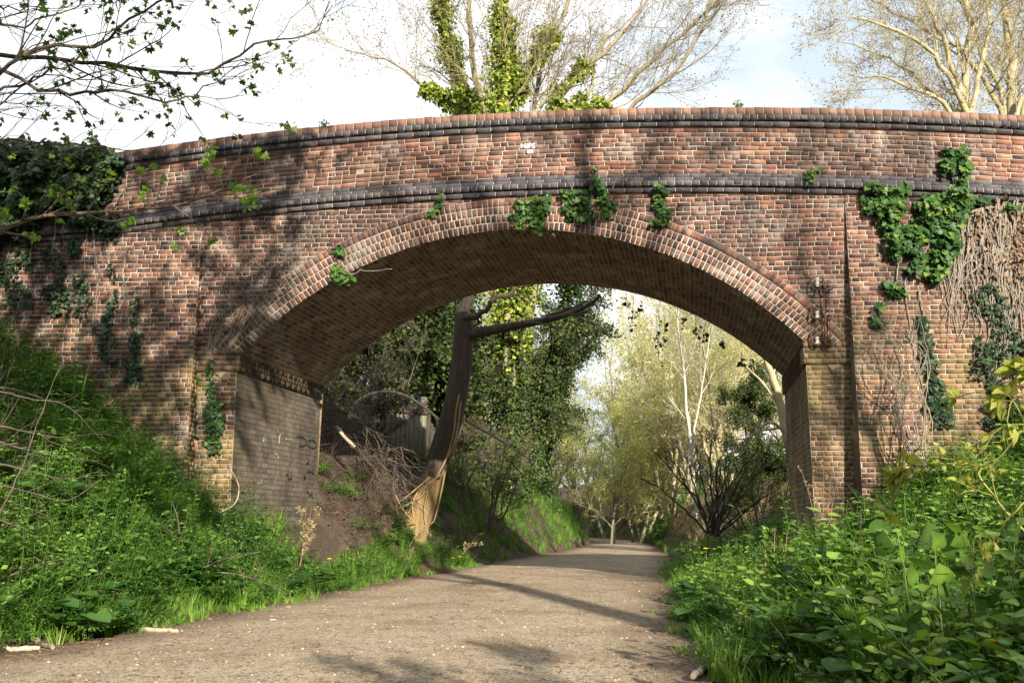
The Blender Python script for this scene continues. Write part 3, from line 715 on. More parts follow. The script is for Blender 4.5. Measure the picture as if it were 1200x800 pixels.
def tip_leaves(mb, rng, P, n, size, shape, mat, t0=.2, droop=.2, spread=.03):
    N, k = P.shape[:2]
    if n < 1: n1 = int(N*n); P = P[rng.permutation(N)[:n1]]; N = n1; n = 1
    n = int(n); t_ = rng.uniform(t0, 1, (N, n)); x = t_*(k-1); i0 = np.clip(x.astype(int), 0, k-2); f = (x-i0)[..., None]; ix = np.arange(N)[:, None]
    A, B = P[ix, i0], P[ix, i0+1]; p = (A+(B-A)*f).reshape(-1, 3)+rng.normal(0, spread, (N*n, 3)); T = nz(B-A).reshape(-1, 3)
    d = nz(T*.6+rng.normal(0, .6, (N*n, 3))-np.array([0, 0, droop])); nr = nz(rng.normal(0, .5, (N*n, 3))+np.array([0, 0, .8]))
    leaves(mb, p, d, nr, size*rng.uniform(.6, 1.3, N*n), shape, np.clip(rng.beta(2, 2, N*n), 0, 1), mat=mat)
def clad(mb, rng, P, Rr, n, size, mat, zmax=99., thick=.16, shape='ivy5', clump=1.):
    """ivy leaves round trunks"""
    N, k = P.shape[:2]; w_ = rng.integers(0, N, n); x = rng.uniform(0, 1, n)*(k-1); i0 = np.clip(x.astype(int), 0, k-2); f = (x-i0)[:, None]
    c = P[w_, i0]*(1-f)+P[w_, i0+1]*f; T = nz(P[w_, i0+1]-P[w_, i0]); r = Rr[w_, i0]
    o = nz(np.cross(T, rng.normal(size=(n, 3))))
    ph = vnoise(c[:, 2]+w_*3.1, o[:, 0]*1.2+o[:, 1], 2.2, 5)
    keep = (ph > -.30*clump-.1) & (c[:, 2] < zmax+rng.normal(0, .5, n)); c, o, r, T, ph = c[keep], o[keep], r[keep], T[keep], ph[keep]; n = len(c)
    d = np.abs(rng.normal(0, 1, n))*thick*(.6+ph.clip(0, 1))
    leaves(mb, c+o*(r+d)[:, None], nz(rng.normal(0, .6, (n, 3))+np.array([0, 0, -.5])+o*.3), nz(o+rng.normal(0, .45, (n, 3))+np.array([0, 0, .35])), size*rng.uniform(.6, 1.3, n), shape, rng.beta(1.8, 2, n), mat=mat)

class TreeKind:
    """meshes of one kind of tree: trunk (trunk and limbs) and crown (twigs and leaves), built round the origin"""
    def __init__(s, trunk, crown, ivy=None): s.trunk, s.crown, s.ivy = trunk, crown, ivy
def make_tree(seed, Ht, r0, stems=1, spread=.1, bark='bark_pale', twig=None, leaf='bud', nleaf=3, lsize=.05, lshape='simple', clear=.25, limbs=12, ang=.75, up=.06, lim=.45, n2=7, n3=6, tw=1., wob=.13, ivy=0, ivymat='ivy_sun', ivyz=99., ivythick=.16, ivysize=.11, n4=0, droop=.15, spreadl=.05, limup=None, ivylimbs=True):
    rng = R_(seed); twig = twig or bark
    P0, R0 = [], []
    for s in range(stems):
        a = rng.uniform(0, 2*PI) if stems == 1 else 2*PI*s/stems+rng.uniform(-.5, .5)
        sp = spread*rng.uniform(.5, 1.2)
        P0.append(walk(rng, (0.08*stems*math.cos(a)*(stems > 1), .08*stems*math.sin(a)*(stems > 1), -.3), (math.cos(a)*sp, math.sin(a)*sp, 1), Ht*rng.uniform(.85, 1.05), 14, .055, .03))
        rr = r0*rng.uniform(.7, 1.1)*(np.linspace(1, .12, 14)); rr[0] *= 1.5; rr[1] *= 1.1; R0.append(rr)
    P0, R0 = np.array(P0), np.array(R0)
    P1, R1 = sprout(rng, P0, R0, limbs, clear, .97, ang, Ht*lim, 9, wob, up if limup is None else limup, .55, .6)
    P2, R2 = sprout(rng, P1, R1, n2, .2, 1., .65, Ht*lim*.42, 6, wob*1.1, up, .4, .6, .006)
    P3, R3 = sprout(rng, P2, R2, n3, .15, 1., .6, Ht*lim*.2*tw, 4, wob*1.2, up*.8, .3, .6, .0035)
    mt, mc = MB(), MB()
    v, q = tubes(P0, R0, 10); mt.add(v, quads=q); v, q = tubes(P1, R1, 6); mt.add(v, quads=q)
    v, q = tubes(P2, R2, 4); mc.add(v, quads=q); v, q = tubes(P3, R3, 3); mc.add(v, quads=q)
    last = P3
    if n4:
        P4, R4 = sprout(rng, P3, R3, n4, .2, 1., .6, Ht*lim*.1*tw, 3, wob, up*.5, .3, .6, .003); v, q = tubes(P4, R4, 3); mc.add(v, quads=q); last = P4
    if nleaf: tip_leaves(mc, rng, last, nleaf, lsize, lshape, 1, droop=droop, spread=spreadl)
    mi = None
    if ivy:
        ib = MB(); clad(ib, rng, P0, R0, int(ivy*.6), ivysize, 0, ivyz, ivythick)
        if ivylimbs: clad(ib, rng, P1[:, :5], R1[:, :5], int(ivy*.4), ivysize, 0, ivyz, ivythick*.8)
        mi = ib.mesh('ivy', ivymat)
    return TreeKind(mt.mesh('trunk', bark, True), mc.mesh('crown', [twig, leaf]), mi)
def plant_tree(kind, name, label, cat, x, y, rot=0., s=1., lean=(0, 0), group=None, z=None):
    zz = float(H(x, y)) if z is None else z
    o = thing(name, label, cat, (x, y, zz-.05), group); o.rotation_euler = (lean[0], lean[1], rot); o.scale = (s, s, s)
    for nm, me in (('trunk', kind.trunk), ('crown', kind.crown), ('ivy', kind.ivy)):
        if me is None: continue
        c = bpy.data.objects.new(nm, me); COL.objects.link(c); c.parent = o
    return o

K_bare = [make_tree(11+i, 11, .2, 1, bark='bark_grey', leaf='bud_brown', nleaf=3, lsize=.07, limbs=15, lim=.5, n2=9, n3=7, ang=.7, up=.07) for i in range(2)]
K_pale = [make_tree(21+i, 9, .11, 3, .28, bark='bark_pale', twig='twig_olive', leaf='bud', nleaf=7, lsize=.11, limbs=12, lim=.45, n2=9, n3=5, ang=.65, up=.08, clear=.12) for i in range(2)]
K_green = [make_tree(31+i, 9, .09, 2, .2, bark='bark_grey', twig='twig_olive', leaf='spring', nleaf=7, lsize=.11, limbs=13, lim=.42, n2=9, n3=8, ang=.75, up=.04, clear=.1) for i in range(2)]
K_wood = [make_tree(41+i, 10, .16, 1, .2, bark='bark_grey', leaf='spring_dk', nleaf=6, lsize=.10, limbs=16, lim=.4, n2=9, n3=7, ang=.85, up=.0, clear=.08, ivy=6000, ivymat='ivy', ivyz=7, ivythick=.3) for i in range(2)]
K_everg = [make_tree(51+i, 7, .13, 2, .15, bark='bark_dark', leaf='ivy_wood', nleaf=18, lsize=.085, lshape='ivy5', limbs=22, lim=.3, n2=8, n3=6, ang=1.0, up=.0, clear=.03, spreadl=.09, droop=.4) for i in range(2)]
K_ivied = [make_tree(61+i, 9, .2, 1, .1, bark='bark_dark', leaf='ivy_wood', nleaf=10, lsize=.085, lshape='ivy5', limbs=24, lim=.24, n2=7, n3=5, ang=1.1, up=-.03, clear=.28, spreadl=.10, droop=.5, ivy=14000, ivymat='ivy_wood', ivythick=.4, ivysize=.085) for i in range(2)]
K_scrub = [make_tree(71+i, 3.2, .035, 7, .55, bark='bark_brown', leaf='spring_dk', nleaf=3, lsize=.07, limbs=8, lim=.4, n2=6, n3=4, ang=.6, up=.05, clear=.1) for i in range(2)]
K_dead = [make_tree(81+i, 3.4, .03, 8, .7, bark='dead_dark', leaf='litter', nleaf=.3, lsize=.05, limbs=9, lim=.5, n2=6, n3=5, ang=.8, up=-.04, clear=.1) for i in range(2)]

# the tree that leans out of the left bank just behind the bridge
TY = 19.6
tp = line([(462, 668), (478, 632), (491, 605), (503, 570), (520, 520), (532, 478), (539, 440), (542, 405), (543, 378), (541, 362)], TY)
lt = thing('leaning_tree', 'dark bare trunk with one long limb, leaning out of the left bank behind the arch', 'tree', tp[1])
inv_lt = lt.matrix_basis.inverted()
def ltp(mb, name, mats, smooth=True):
    o = mb.build(name, mats, None, smooth=smooth); o.parent = lt; o.matrix_parent_inverse = inv_lt; return o
rg = R_(101)
PT = resample(tp, 40); s = np.linspace(0, 1, 40)
RT_ = np.interp(s, [0, .12, .2, .32, .55, .8, .95, 1], [.42, .36, .285, .235, .215, .20, .175, .12])
v, q = tubes(PT[None], RT_[None], 28)
a = np.tile(np.arange(28), 40); hh = np.repeat(s, 28)
cen = np.repeat(PT, 28, 0); v = cen+(v-cen)*(1+.10*np.sin(a*2*PI/28*5+hh*4)*(.3+np.exp(-hh*6))+.04*np.sin(a*2*PI/28*9+3*hh))[:, None]
qc = v[q].mean(1); low = qc[:, 2] < at(500, 567, TY)[2]+.55*(qc[:, 0]-at(500, 567, TY)[0])+.03*np.sin(qc[:, 0]*40)  # sun patch painted golden below a slanted shadow edge
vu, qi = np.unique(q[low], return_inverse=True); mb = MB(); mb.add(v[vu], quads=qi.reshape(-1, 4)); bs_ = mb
vu, qi = np.unique(q[~low], return_inverse=True); mb = MB(); mb.add(v[vu], quads=qi.reshape(-1, 4))
mb.add([tuple(PT[-1]+(0, 0, .03))]+[tuple(p) for p in v[-28:]], tris=[(0, i+1, (i+1) % 28+1) for i in range(28)])
ltp(mb, 'trunk', 'bark_dark'); ltp(bs_, 'sunlit_base', 'bark_base')['label'] = 'pale golden base of the trunk with sunlight painted into its colour'
def limb(pts, Y, r0, r1, sides=8, k=14, name='limb', tw=5, seed=1):
    P = resample(line(pts, Y), k); rg = R_(seed)
    P[1:] += rg.normal(0, .018, P[1:].shape)
    mb = MB(); rr = np.linspace(r0, r1, k); v, q = tubes(P[None], rr[None], sides); mb.add(v, quads=q)
    P2, R2 = sprout(rg, P[None], rr[None], tw, .25, 1, .7, 1.1, 6, .2, .05, .3, .5, .008); v, q = tubes(P2, R2, 5); mb.add(v, quads=q)
    P3, R3 = sprout(rg, P2, R2, 3, .3, 1, .6, .5, 4, .2, .05, .3, .6, .004); v, q = tubes(P3, R3, 3); mb.add(v, quads=q)
    ltp(mb, name, 'bark_dark'); return P
limb([(541, 398), (556, 391), (578, 387), (605, 381), (632, 377), (660, 371), (684, 359), (704, 347)], [19.6, 19.5, 19.4, 19.3, 19.1, 19.0, 18.9, 18.8], .13, .03, seed=1, tw=4)
limb([(632, 377), (656, 366), (680, 357)], [19.1, 19.2, 19.3], .06, .02, seed=2, tw=2, k=8)
limb([(541, 366), (549, 352), (546, 335), (552, 300), (548, 250)], [19.6, 19.6, 19.7, 19.8, 19.9], .13, .05, seed=3, tw=4)
limb([(543, 374), (557, 371), (570, 362), (577, 351), (598, 343), (612, 326)], [19.5, 19.3, 19.2, 19.2, 19.3, 19.4], .07, .03, seed=4, tw=3)
mb = MB()
for pts in ([(538, 462), (535, 482), (531, 508), (522, 540), (500, 575), (478, 590), (458, 597)], [(541, 470), (533, 515), (520, 545), (505, 570), (498, 600)], [(505, 560), (488, 572), (470, 585), (450, 590)], [(515, 556), (495, 575), (480, 600)],
            [(522, 555), (516, 580), (510, 606), (505, 615)], [(500, 575), (498, 595), (500, 612)], [(460, 575), (470, 592), (484, 608)], [(490, 578), (483, 590), (486, 606), (492, 612)]):
    P = line(pts, TY-.27); P += R_(len(pts)).normal(0, .015, P.shape); add_tube(mb, P, .020, .010, 6, 20)
ltp(mb, 'climbing_root', 'rootvine')

# the ivy-clad tree that rises above the middle of the parapet
def big_tree(name, label, stems, Y, bark, leaf, seed, ivy_to=None, k2=8, k3=7, nleaf=3, lsize=.07, jitter=.10, lenf=1., ivyn=16000, ivymat='ivy_sun', ang=.62, n1=10):
    """stems: list of (photo points, depth list or number, r0, r1, clad part)"""
    rng = R_(seed); PP = [resample(line(p, y), 16) for p, y, *_ in stems]
    rr = np.array([np.linspace(a*.66, b_*.6, 16) for _, _, a, b_, _ in stems]); P = np.array(PP)
    P[:, 1:] += rng.normal(0, jitter*.35, P[:, 1:].shape)
    base = P[0, 0]; o = thing(name, label, 'tree', base); inv = o.matrix_basis.inverted()
    def part(mb, nm, mats, sm=False):
        c = mb.build(nm, mats, None, smooth=sm); c.parent = o; c.matrix_parent_inverse = inv
    mb = MB(); v, q = tubes(P, rr, 9); mb.add(v, quads=q)
    P1, R1 = sprout(rng, P, rr, n1, .30, 1., ang, 3.0*lenf, 9, .13, .05, .3, .42); R1 = R1*.72; v, q = tubes(P1, R1, 6); mb.add(v, quads=q); part(mb, 'trunk', bark, True)
    mb = MB(); P2, R2 = sprout(rng, P1, R1, k2, .15, 1., .62, 1.5*lenf, 6, .16, .04, .3, .55, .005); v, q = tubes(P2, R2, 4); mb.add(v, quads=q)
    P3, R3 = sprout(rng, P2, R2, k3, .15, 1., .6, .65*lenf, 4, .2, .03, .3, .6, .0042); v, q = tubes(P3, R3, 3); mb.add(v, quads=q)
    tip_leaves(mb, rng, P3, nleaf, lsize, 'simple', 1, spread=.04); part(mb, 'crown', [bark, leaf])
    if ivyn:
        mb = MB(); w_ = np.array([s[4] for s in stems])
        for i, f in enumerate(w_):
            if f <= 0: continue
            m_ = max(2, int(16*f)); lo_ = np.argmax(P[i, :, 2] > 5.); lo_ = lo_ if m_-lo_ > 2 else 0; clad(mb, rng, P[i:i+1, lo_:m_], rr[i:i+1, lo_:m_], int(ivyn*f), .12, 0, 99, .22, clump=.1)
        m1 = min(8, int(np.argmax(P[0, :, 2] > 5.5))); clad(mb, rng, P[:1, :m1+1], rr[:1, :m1+1], 9000, .10, 1, 99, .30); clad(mb, rng, P[1:4, :m1+1], rr[1:4, :m1+1], 9000, .10, 1, 99, .22)
        part(mb, 'ivy', [ivymat, 'ivy_wood'])
    return o
B0 = (598, 585)
big_tree('ivy_clad_tree', 'tall many-stemmed tree wrapped in yellow-green ivy rising above the middle of the parapet', [
    ([B0, (596, 420), (585, 250), (560, 150), (535, 80), (515, 0), (500, -120)], 32.4, .40, .07, .95),
    ([(596, 420), (592, 280), (575, 150), (558, 100), (553, 40), (551, -40), (560, -140)], [32.4, 32.4, 32.4, 31.92, 31.68, 31.44, 31.2], .26, .07, .0),
    ([(598, 400), (597, 250), (590, 150), (592, 90), (588, 30), (600, -60)], [27, 27, 27, 27.2, 27.4, 27.5], .26, .08, .95),
    ([(598, 400), (600, 250), (588, 140), (615, 100), (640, 55), (665, 5), (690, -80)], [32.4, 32.4, 32.4, 32.04, 31.8, 31.68, 31.44], .22, .06, .8),
    ([(600, 400), (605, 260), (620, 150), (630, 110), (640, 70), (660, 20), (672, -60)], [32.4, 32.76, 33.12, 33.36, 33.6, 33.84, 34.2], .2, .06, .0),
    ([(602, 420), (620, 250), (645, 140), (680, 85), (725, 45), (760, 0), (800, -70)], [32.4, 32.76, 33.12, 33.36, 33.6, 33.84, 34.2], .22, .05, .62),
    ([(604, 420), (640, 240), (690, 145), (740, 95), (780, 55), (830, 15), (870, -30)], [32.4, 31.92, 31.44, 31.2, 30.96, 30.72, 30.6], .2, .05, .45),
    ([(606, 420), (660, 230), (730, 135), (765, 105), (805, 65), (825, 25), (840, -40)], [32.4, 31.68, 31.2, 30.72, 30.48, 30.24, 30], .16, .05, .0),
    ([(590, 300), (560, 160), (515, 110), (490, 95), (465, 75), (430, 65), (405, 58)], [32.4, 32.4, 32.16, 31.92, 31.68, 31.44, 31.2], .14, .02, .55),
    ([(604, 300), (625, 190), (655, 140), (690, 110), (700, 60), (740, 20), (770, -40)], [32.4, 32.76, 33.12, 33.6, 34.08, 34.32, 34.8], .14, .03, .5),
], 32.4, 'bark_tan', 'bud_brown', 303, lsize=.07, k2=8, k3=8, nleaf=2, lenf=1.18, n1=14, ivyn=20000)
big_tree('bare_ash_tree', 'bare yellow-barked tree with two thick upright stems above the right end of the parapet', [
    ([(1175, 420), (1178, 200), (1186, 130), (1184, 70), (1176, 0), (1172, -120)], 25, .30, .09, 0),
    ([(1175, 400), (1160, 220), (1178, 130), (1150, 60), (1135, 20), (1100, -30)], [25, 25, 25, 24.7, 24.5, 24.3], .14, .05, 0),
    ([(1178, 400), (1195, 200), (1200, 120), (1230, 40), (1250, -50)], 25.5, .18, .05, 0),
    ([(1170, 300), (1178, 160), (1165, 110), (1130, 60), (1085, 35), (1040, 10), (1010, -5)], [25, 24.9, 24.8, 24.6, 24.4, 24.2, 24], .14, .03, 0),
    ([(1176, 300), (1186, 150), (1210, 100), (1225, 60), (1240, 0)], 24.6, .13, .03, 0)], 25, 'bark_pale', 'bud_brown', 404, lsize=.055, k2=8, k3=8, nleaf=2, n1=13, lenf=.8, ivyn=0, ang=.75)
big_tree('lichen_tree', 'spreading bare tree with pale lichened limbs, left of two thick stems above the parapet', [
    ([(1130, 430), (1128, 240), (1128, 130), (1132, 90), (1136, 30), (1130, -60)], 23, .24, .08, 0),
    ([(1128, 330), (1140, 200), (1128, 115), (1108, 60), (1092, 15), (1080, -40)], [23, 23, 22.9, 22.7, 22.5, 22.4], .15, .05, 0),
    ([(1128, 320), (1145, 190), (1122, 110), (1098, 70), (1070, 45), (1030, 28), (1000, 22)], [23, 22.9, 22.7, 22.5, 22.3, 22.1, 22], .14, .03, 0),
    ([(1130, 330), (1135, 200), (1115, 135), (1090, 112), (1060, 100), (1030, 90), (1000, 88)], [23, 22.9, 22.6, 22.3, 22, 21.8, 21.6], .12, .02, 0),
    ([(1126, 330), (1120, 200), (1110, 132), (1070, 85), (1030, 62), (990, 52)], [23, 23.2, 23.4, 23.6, 23.8, 24], .12, .02, 0),
    ([(1130, 330), (1135, 180), (1140, 110), (1155, 60), (1158, 10), (1150, -60)], [23, 23.2, 23.4, 23.6, 23.8, 24], .14, .04, 0)], 23, 'bark_pale', 'bud_brown', 505, lsize=.05, k2=8, k3=8, nleaf=2, n1=13, lenf=.62, ivyn=0, ang=.7)

def px_tree(kind, name, label, cat, px, Y, rot, s=1., **kw):
    x = float(at(px, 600, Y)[0]); return plant_tree(kind, name, label, cat, x, Y, rot, s, **kw)
# left bank behind the arch
px_tree(K_ivied[0], 'ivy_column_tree', 'trunk smothered in dark ivy right behind the leaning bare trunk', 'tree', 578, 31, .5, 1.05)
px_tree(K_ivied[1], 'ivy_column_tree', 'broad ivy-covered tree on the left bank right of the leaning trunk', 'tree', 603, 35, 2.1, 1.1)
px_tree(K_ivied[0], 'ivy_column_tree', 'ivy-covered tree by the bend, under the end of the long bare limb', 'tree', 628, 42, 4.0, .95)
px_tree(K_everg[0], 'holly_tree', 'dense dark evergreen in the deep shade left of the leaning trunk', 'tree', 430, 24, .2, 1.1)
px_tree(K_everg[1], 'holly_tree', 'dark evergreen standing behind the wooden panel on the left bank', 'tree', 500, 27, 1.2, 1.2)
px_tree(K_wood[0], 'woodland_tree', 'leafy tree high on the left bank behind the leaning trunk', 'tree', 470, 31, 2.4, 1.)
px_tree(K_wood[1], 'woodland_tree', 'leafy tree above the left bank seen over the long bare limb', 'tree', 560, 33, 3.4, 1.)
px_tree(K_wood[0], 'woodland_tree', 'leafy tree leaning over the left edge of the path near the bend', 'tree', 640, 42, 5.2, .8)
px_tree(K_green[0], 'birch_tree', 'yellow-green young tree left of the far end of the path', 'tree', 680, 54, 1.2, 1.)
px_tree(K_green[1], 'birch_tree', 'yellow-green young tree straight behind the far end of the path', 'tree', 712, 66, 3.2, 1.1)
px_tree(K_wood[1], 'woodland_tree', 'leafy tree behind the bend with a pale trunk at the end of the path', 'tree', 737, 66, .2, .8)
px_tree(K_green[0], 'birch_tree', 'yellow-green young tree right of the far end of the path', 'tree', 765, 60, 4.1, 1.05)
px_tree(K_pale[0], 'hazel_tree', 'pale twiggy many-stemmed tree behind the bare mound', 'tree', 790, 50, 2.2, 1.15)
px_tree(K_pale[1], 'hazel_tree', 'pale twiggy tree behind the white-stemmed sapling', 'tree', 825, 46, 5.2, 1.15)
px_tree(K_pale[0], 'hazel_tree', 'tall pale twiggy tree in the middle of the view through the arch', 'tree', 745, 72, .9, 1.5)
px_tree(K_pale[1], 'hazel_tree', 'tall pale twiggy tree rising behind the dark evergreen on the right', 'tree', 860, 58, 1.9, 1.4)
px_tree(K_bare[0], 'bare_tree', 'bare grey tree on the skyline at the far left of the bend', 'tree', 690, 80, .3, 1.)
px_tree(K_green[1], 'birch_tree', 'yellow-green tree on the slope above the mound', 'tree', 808, 62, 2.9, 1.2)
px_tree(K_wood[0], 'woodland_tree', 'leafy tree far back between the two tallest pale trees', 'tree', 775, 96, 1.5, 1.2)
px_tree(K_wood[1], 'woodland_tree', 'leafy tree far back at the left of the bend', 'tree', 630, 70, 2.5, 1.2)
px_tree(K_wood[0], 'woodland_tree', 'leafy tree far back right of the bend', 'tree', 835, 80, 3.5, 1.4)
px_tree(K_everg[1], 'holly_tree', 'dark glossy evergreen on the right bank between the white sapling and the pier', 'tree', 894, 30, 3.3, .56)
px_tree(K_pale[1], 'hazel_tree', 'faint pale bush showing above the left half of the parapet', 'tree', 462, 46, 2., 1.25)
px_tree(K_bare[1], 'bare_tree', 'faint grey bare tree above the parapet between the ivy tree and the lichened tree', 'tree', 850, 48, 1., 1.05)
px_tree(K_wood[1], 'woodland_tree', 'shady tree high on the left bank behind the left pier', 'tree', 385, 28, 1., .75)
for i, (px, Y, s, lb) in enumerate([(415, 22, .8, 'tangle of grey dead twigs hanging left of the wooden panel'), (392, 20, .6, 'tangle of grey dead twigs beside the back edge of the left pier'), (520, 25, .7, 'dead twiggy bush beside the leaning trunk'),
]):
    px_tree(K_dead[i % 2], 'dead_bush', lb, 'bush', px, Y, i*1.3, s)
for i, (px, Y, s, lb) in enumerate([(905, 20, .7, 'low scrub tucked against the back of the right pier'),
                                    (690, 74, 1.0, 'scrub at the very end of the path'), (640, 47, .8, 'scrub on the left verge by the bend'), (560, 26, .8, 'leafy scrub between the leaning trunk and the ivy trees')]):
    px_tree(K_scrub[i % 2], 'scrub_bush', lb, 'bush', px, Y, i*1.1, s)

# thin white-stemmed sapling, dark multi-stemmed shrub, leaning lichened stem on the right behind the arch
def stem_plant(name, label, cat, polys, bark, leaf, seed, nsub=4, sublen=.8, nleaf=3, lsize=.06, n2=4, partname='stem'):
    rng = R_(seed); base = line([polys[0][0][0]], polys[0][1] if not hasattr(polys[0][1], '__len__') else polys[0][1][0])[0]
    o = thing(name, label, cat, base); inv = o.matrix_basis.inverted(); mc = MB()
    for pts, Y, r0, r1 in polys:
        P = resample(line(pts, Y), 14); P[1:] += rng.normal(0, .015, P[1:].shape); rr = np.linspace(r0, r1, 14)
        mb = MB(); v, q = tubes(P[None], rr[None], 7); mb.add(v, quads=q); c = mb.build(partname, bark, None, smooth=True); c.parent = o; c.matrix_parent_inverse = inv
        P1, R1 = sprout(rng, P[None], rr[None], nsub, .3, 1., .55, sublen, 6, .12, .06, .3, .6, .004); v, q = tubes(P1, R1, 4); mc.add(v, quads=q)
        P2, R2 = sprout(rng, P1, R1, n2, .2, 1., .6, sublen*.4, 4, .15, .04, .3, .6, .003); v, q = tubes(P2, R2, 3); mc.add(v, quads=q)
        if nleaf: tip_leaves(mc, rng, P2, nleaf, lsize, 'simple', 1)
    c = mc.build('twigs', [bark, leaf]); c.parent = o; c.matrix_parent_inverse = inv
    return o
stem_plant('white_sapling', 'slender white-stemmed sapling forking halfway up, behind the arch in front of the mound', 'tree', [
    ([(818, 610), (814, 570), (810, 528), (806, 490), (802, 440), (797, 400), (790, 330)], 33, .075, .022), ([(811, 530), (815, 500), (820, 470), (826, 430), (835, 380)], 33, .045, .014)], 'bark_white', 'bud', 7, 10, 2.3, 4, .08, 7)
stem_plant('leaning_lichen_tree', 'thick pale yellow stem leaning beside the right pier behind the arch', 'tree', [
    ([(930, 540), (918, 490), (908, 450), (897, 420), (880, 370)], 22, .11, .05), ([(930, 520), (905, 495), (880, 512), (860, 530), (845, 545)], [22, 21.9, 21.8, 21.7, 21.6], .04, .015), ([(920, 500), (895, 505), (870, 515)], [22, 21.8, 21.6], .03, .01)], 'bark_pale', 'bud', 8, 6, 1.2, 3, .06, 5)
rg = R_(9); polys = []
for i in range(17):
    b = (838+rg.normal(0, 7), 628); a = rg.uniform(-1., 1.)
    h = rg.uniform(65, 135)*(1-.25*abs(a)); polys.append(([b, (b[0]+a*26, b[1]-h*.4), (b[0]+a*58+rg.normal(0, 4), b[1]-h*.75), (b[0]+a*84+rg.normal(0, 6), b[1]-h)], 18.2+rg.normal(0, .25), .022, .007))
stem_plant('dark_shrub', 'dark many-stemmed leafless shrub fanning out beside the path behind the right pier', 'bush', polys, 'stem_black', 'bud_brown', 10, 4, .55, 1, .04, 3)
for i, (px, Y, s, lb) in enumerate([(758, 54, .9, 'pale twiggy bush left of the white sapling'), (848, 41, .85, 'pale twiggy bush right of the white sapling'), (715, 48, .8, 'pale twiggy bush beside the left verge near the bend'), (745, 52, .95, 'pale twiggy tree where the path disappears')]):
    px_tree((K_pale+K_green)[i], 'hazel_tree', lb, 'tree', px, Y, i*1.9+.6, s)
# more of the tangled wood: hedge-like mass far behind
for i, (px, Y, s) in enumerate([(600, 62, 1.2), (570, 50, 1.1), (540, 44, 1.), (900, 66, 1.3), (930, 50, 1.2), (960, 70, 1.3)]):
    px_tree((K_green+K_wood)[i % 4], 'woodland_tree', 'one of the leafy trees glimpsed far back behind nearer trees along the bend', 'tree', px, Y, i*1.7, s, group='far trees along the bend')

# ------------------------------------------------------------------ ivy and creepers on the bridge
def inpoly(poly, n, rng):
    poly = np.array(poly, float); lo, hi = poly.min(0), poly.max(0); out = []; tot = 0
    while tot < n:
        p = rng.uniform(lo, hi, (n*2, 2)); ins = np.zeros(len(p), bool); j = len(poly)-1
        for i in range(len(poly)):
            a, b_ = poly[i], poly[j]
            c = ((a[1] > p[:, 1]) != (b_[1] > p[:, 1])) & (p[:, 0] < (b_[0]-a[0])*(p[:, 1]-a[1])/(b_[1]-a[1]+1e-9)+a[0]); ins ^= c; j = i
        out.append(p[ins]); tot += ins.sum()
    return np.concatenate(out)[:n]
def atv(p, Y):
    d = cf*F+cr*(p[:, 0:1]-600)-cu*(p[:, 1:2]-400); return CAM+d*((np.asarray(Y, float)-CAM[1])/d[:, 1])[:, None]
def wall_y(x, z):
    """depth of the front surface of the bridge at x, z"""
    s = np.clip((hz(x)-z)/4.2, 0, 1.3); w_ = (x < XW0) | (x > XW1)
    y = np.where(w_, YF-.012-.36*s, YF-.016); h = z-hz(x)
    return np.where((h > 0) & (h < .28), YF-.10, np.where(h > .95, YF-.10, y))
def on_wall(p):
    P = atv(p, np.full(len(p), YF)); 
    for _ in range(2): P = atv(p, wall_y(P[:, 0], P[:, 2]))
    return P
def wall_ivy(name, label, polys, mats, size=(.05, .10), thick=.10, stems=(), seed=1, shape='ivy', stem_mat='vine', cat='ivy', hole=.35, sr=.012, top=None, bias=(0, 1)):
    """polys: list of (photo outline, number of leaves, thickness factor)"""
    rng = R_(seed); mb = MB(); first = None
    for poly, n, tf in polys:
        p = inpoly(poly, n, rng); ph = vnoise(p[:, 0]/14., p[:, 1]/14., 1.6, seed)
        p = p[ph > -hole]; ph = ph[ph > -hole]; P = on_wall(p)
        if first is None: first = P.mean(0)
        d = rng.random(len(P))**1.3*thick*tf*(.5+.8*np.clip(ph+.3, 0, 1)); P[:, 1] -= .012+d
        if top is not None:   # spilling back over the top of the wall
            k = rng.random(len(P)) < .35; zt = P[:, 2]-hz(P[:, 0])
            k &= zt > 1.0; P[k, 1] += rng.uniform(0, .6, k.sum())
        n_ = len(P); dr = nz(np.stack([rng.normal(0, .6, n_), -.35+rng.normal(0, .3, n_), rng.normal(-.75, .4, n_)], 1))
        nr = nz(np.stack([rng.normal(0, .4, n_), np.full(n_, -1.), rng.normal(.45, .4, n_)], 1))
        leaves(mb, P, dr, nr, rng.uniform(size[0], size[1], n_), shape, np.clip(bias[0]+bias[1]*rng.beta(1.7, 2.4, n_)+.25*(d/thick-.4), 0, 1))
    o = thing(name, label, cat, first); inv = o.matrix_basis.inverted()
    c = mb.build('leaves', mats); c.parent = o; c.matrix_parent_inverse = inv
    if len(stems):
        mb = MB()
        for pts in stems:
            k = 18; P = resample(np.array([(q[0], q[1], 0) for q in pts], float), k)[:, :2]; P[1:-1] += rng.normal(0, 1.1, (k-2, 2))
            W_ = on_wall(P); W_[:, 1] -= sr+rng.uniform(0, .03); add_tube(mb, W_, sr*rng.uniform(.6, 1.3), sr*.4, 5)
        c = mb.build('stems', stem_mat, None, smooth=True); c.parent = o; c.matrix_parent_inverse = inv
    return o
def strand(x0, y0, x1, y1, w0, w1, rng):
    t_ = np.linspace(0, 1, 7); cx = x0+(x1-x0)*t_+rng.normal(0, 2.5, 7); cy = y0+(y1-y0)*t_; w_ = w0+(w1-w0)*t_
    return [(a-b_, c) for a, b_, c in zip(cx, w_, cy)]+[(a+b_, c) for a, b_, c in list(zip(cx, w_, cy))[::-1]]
rg = R_(77)
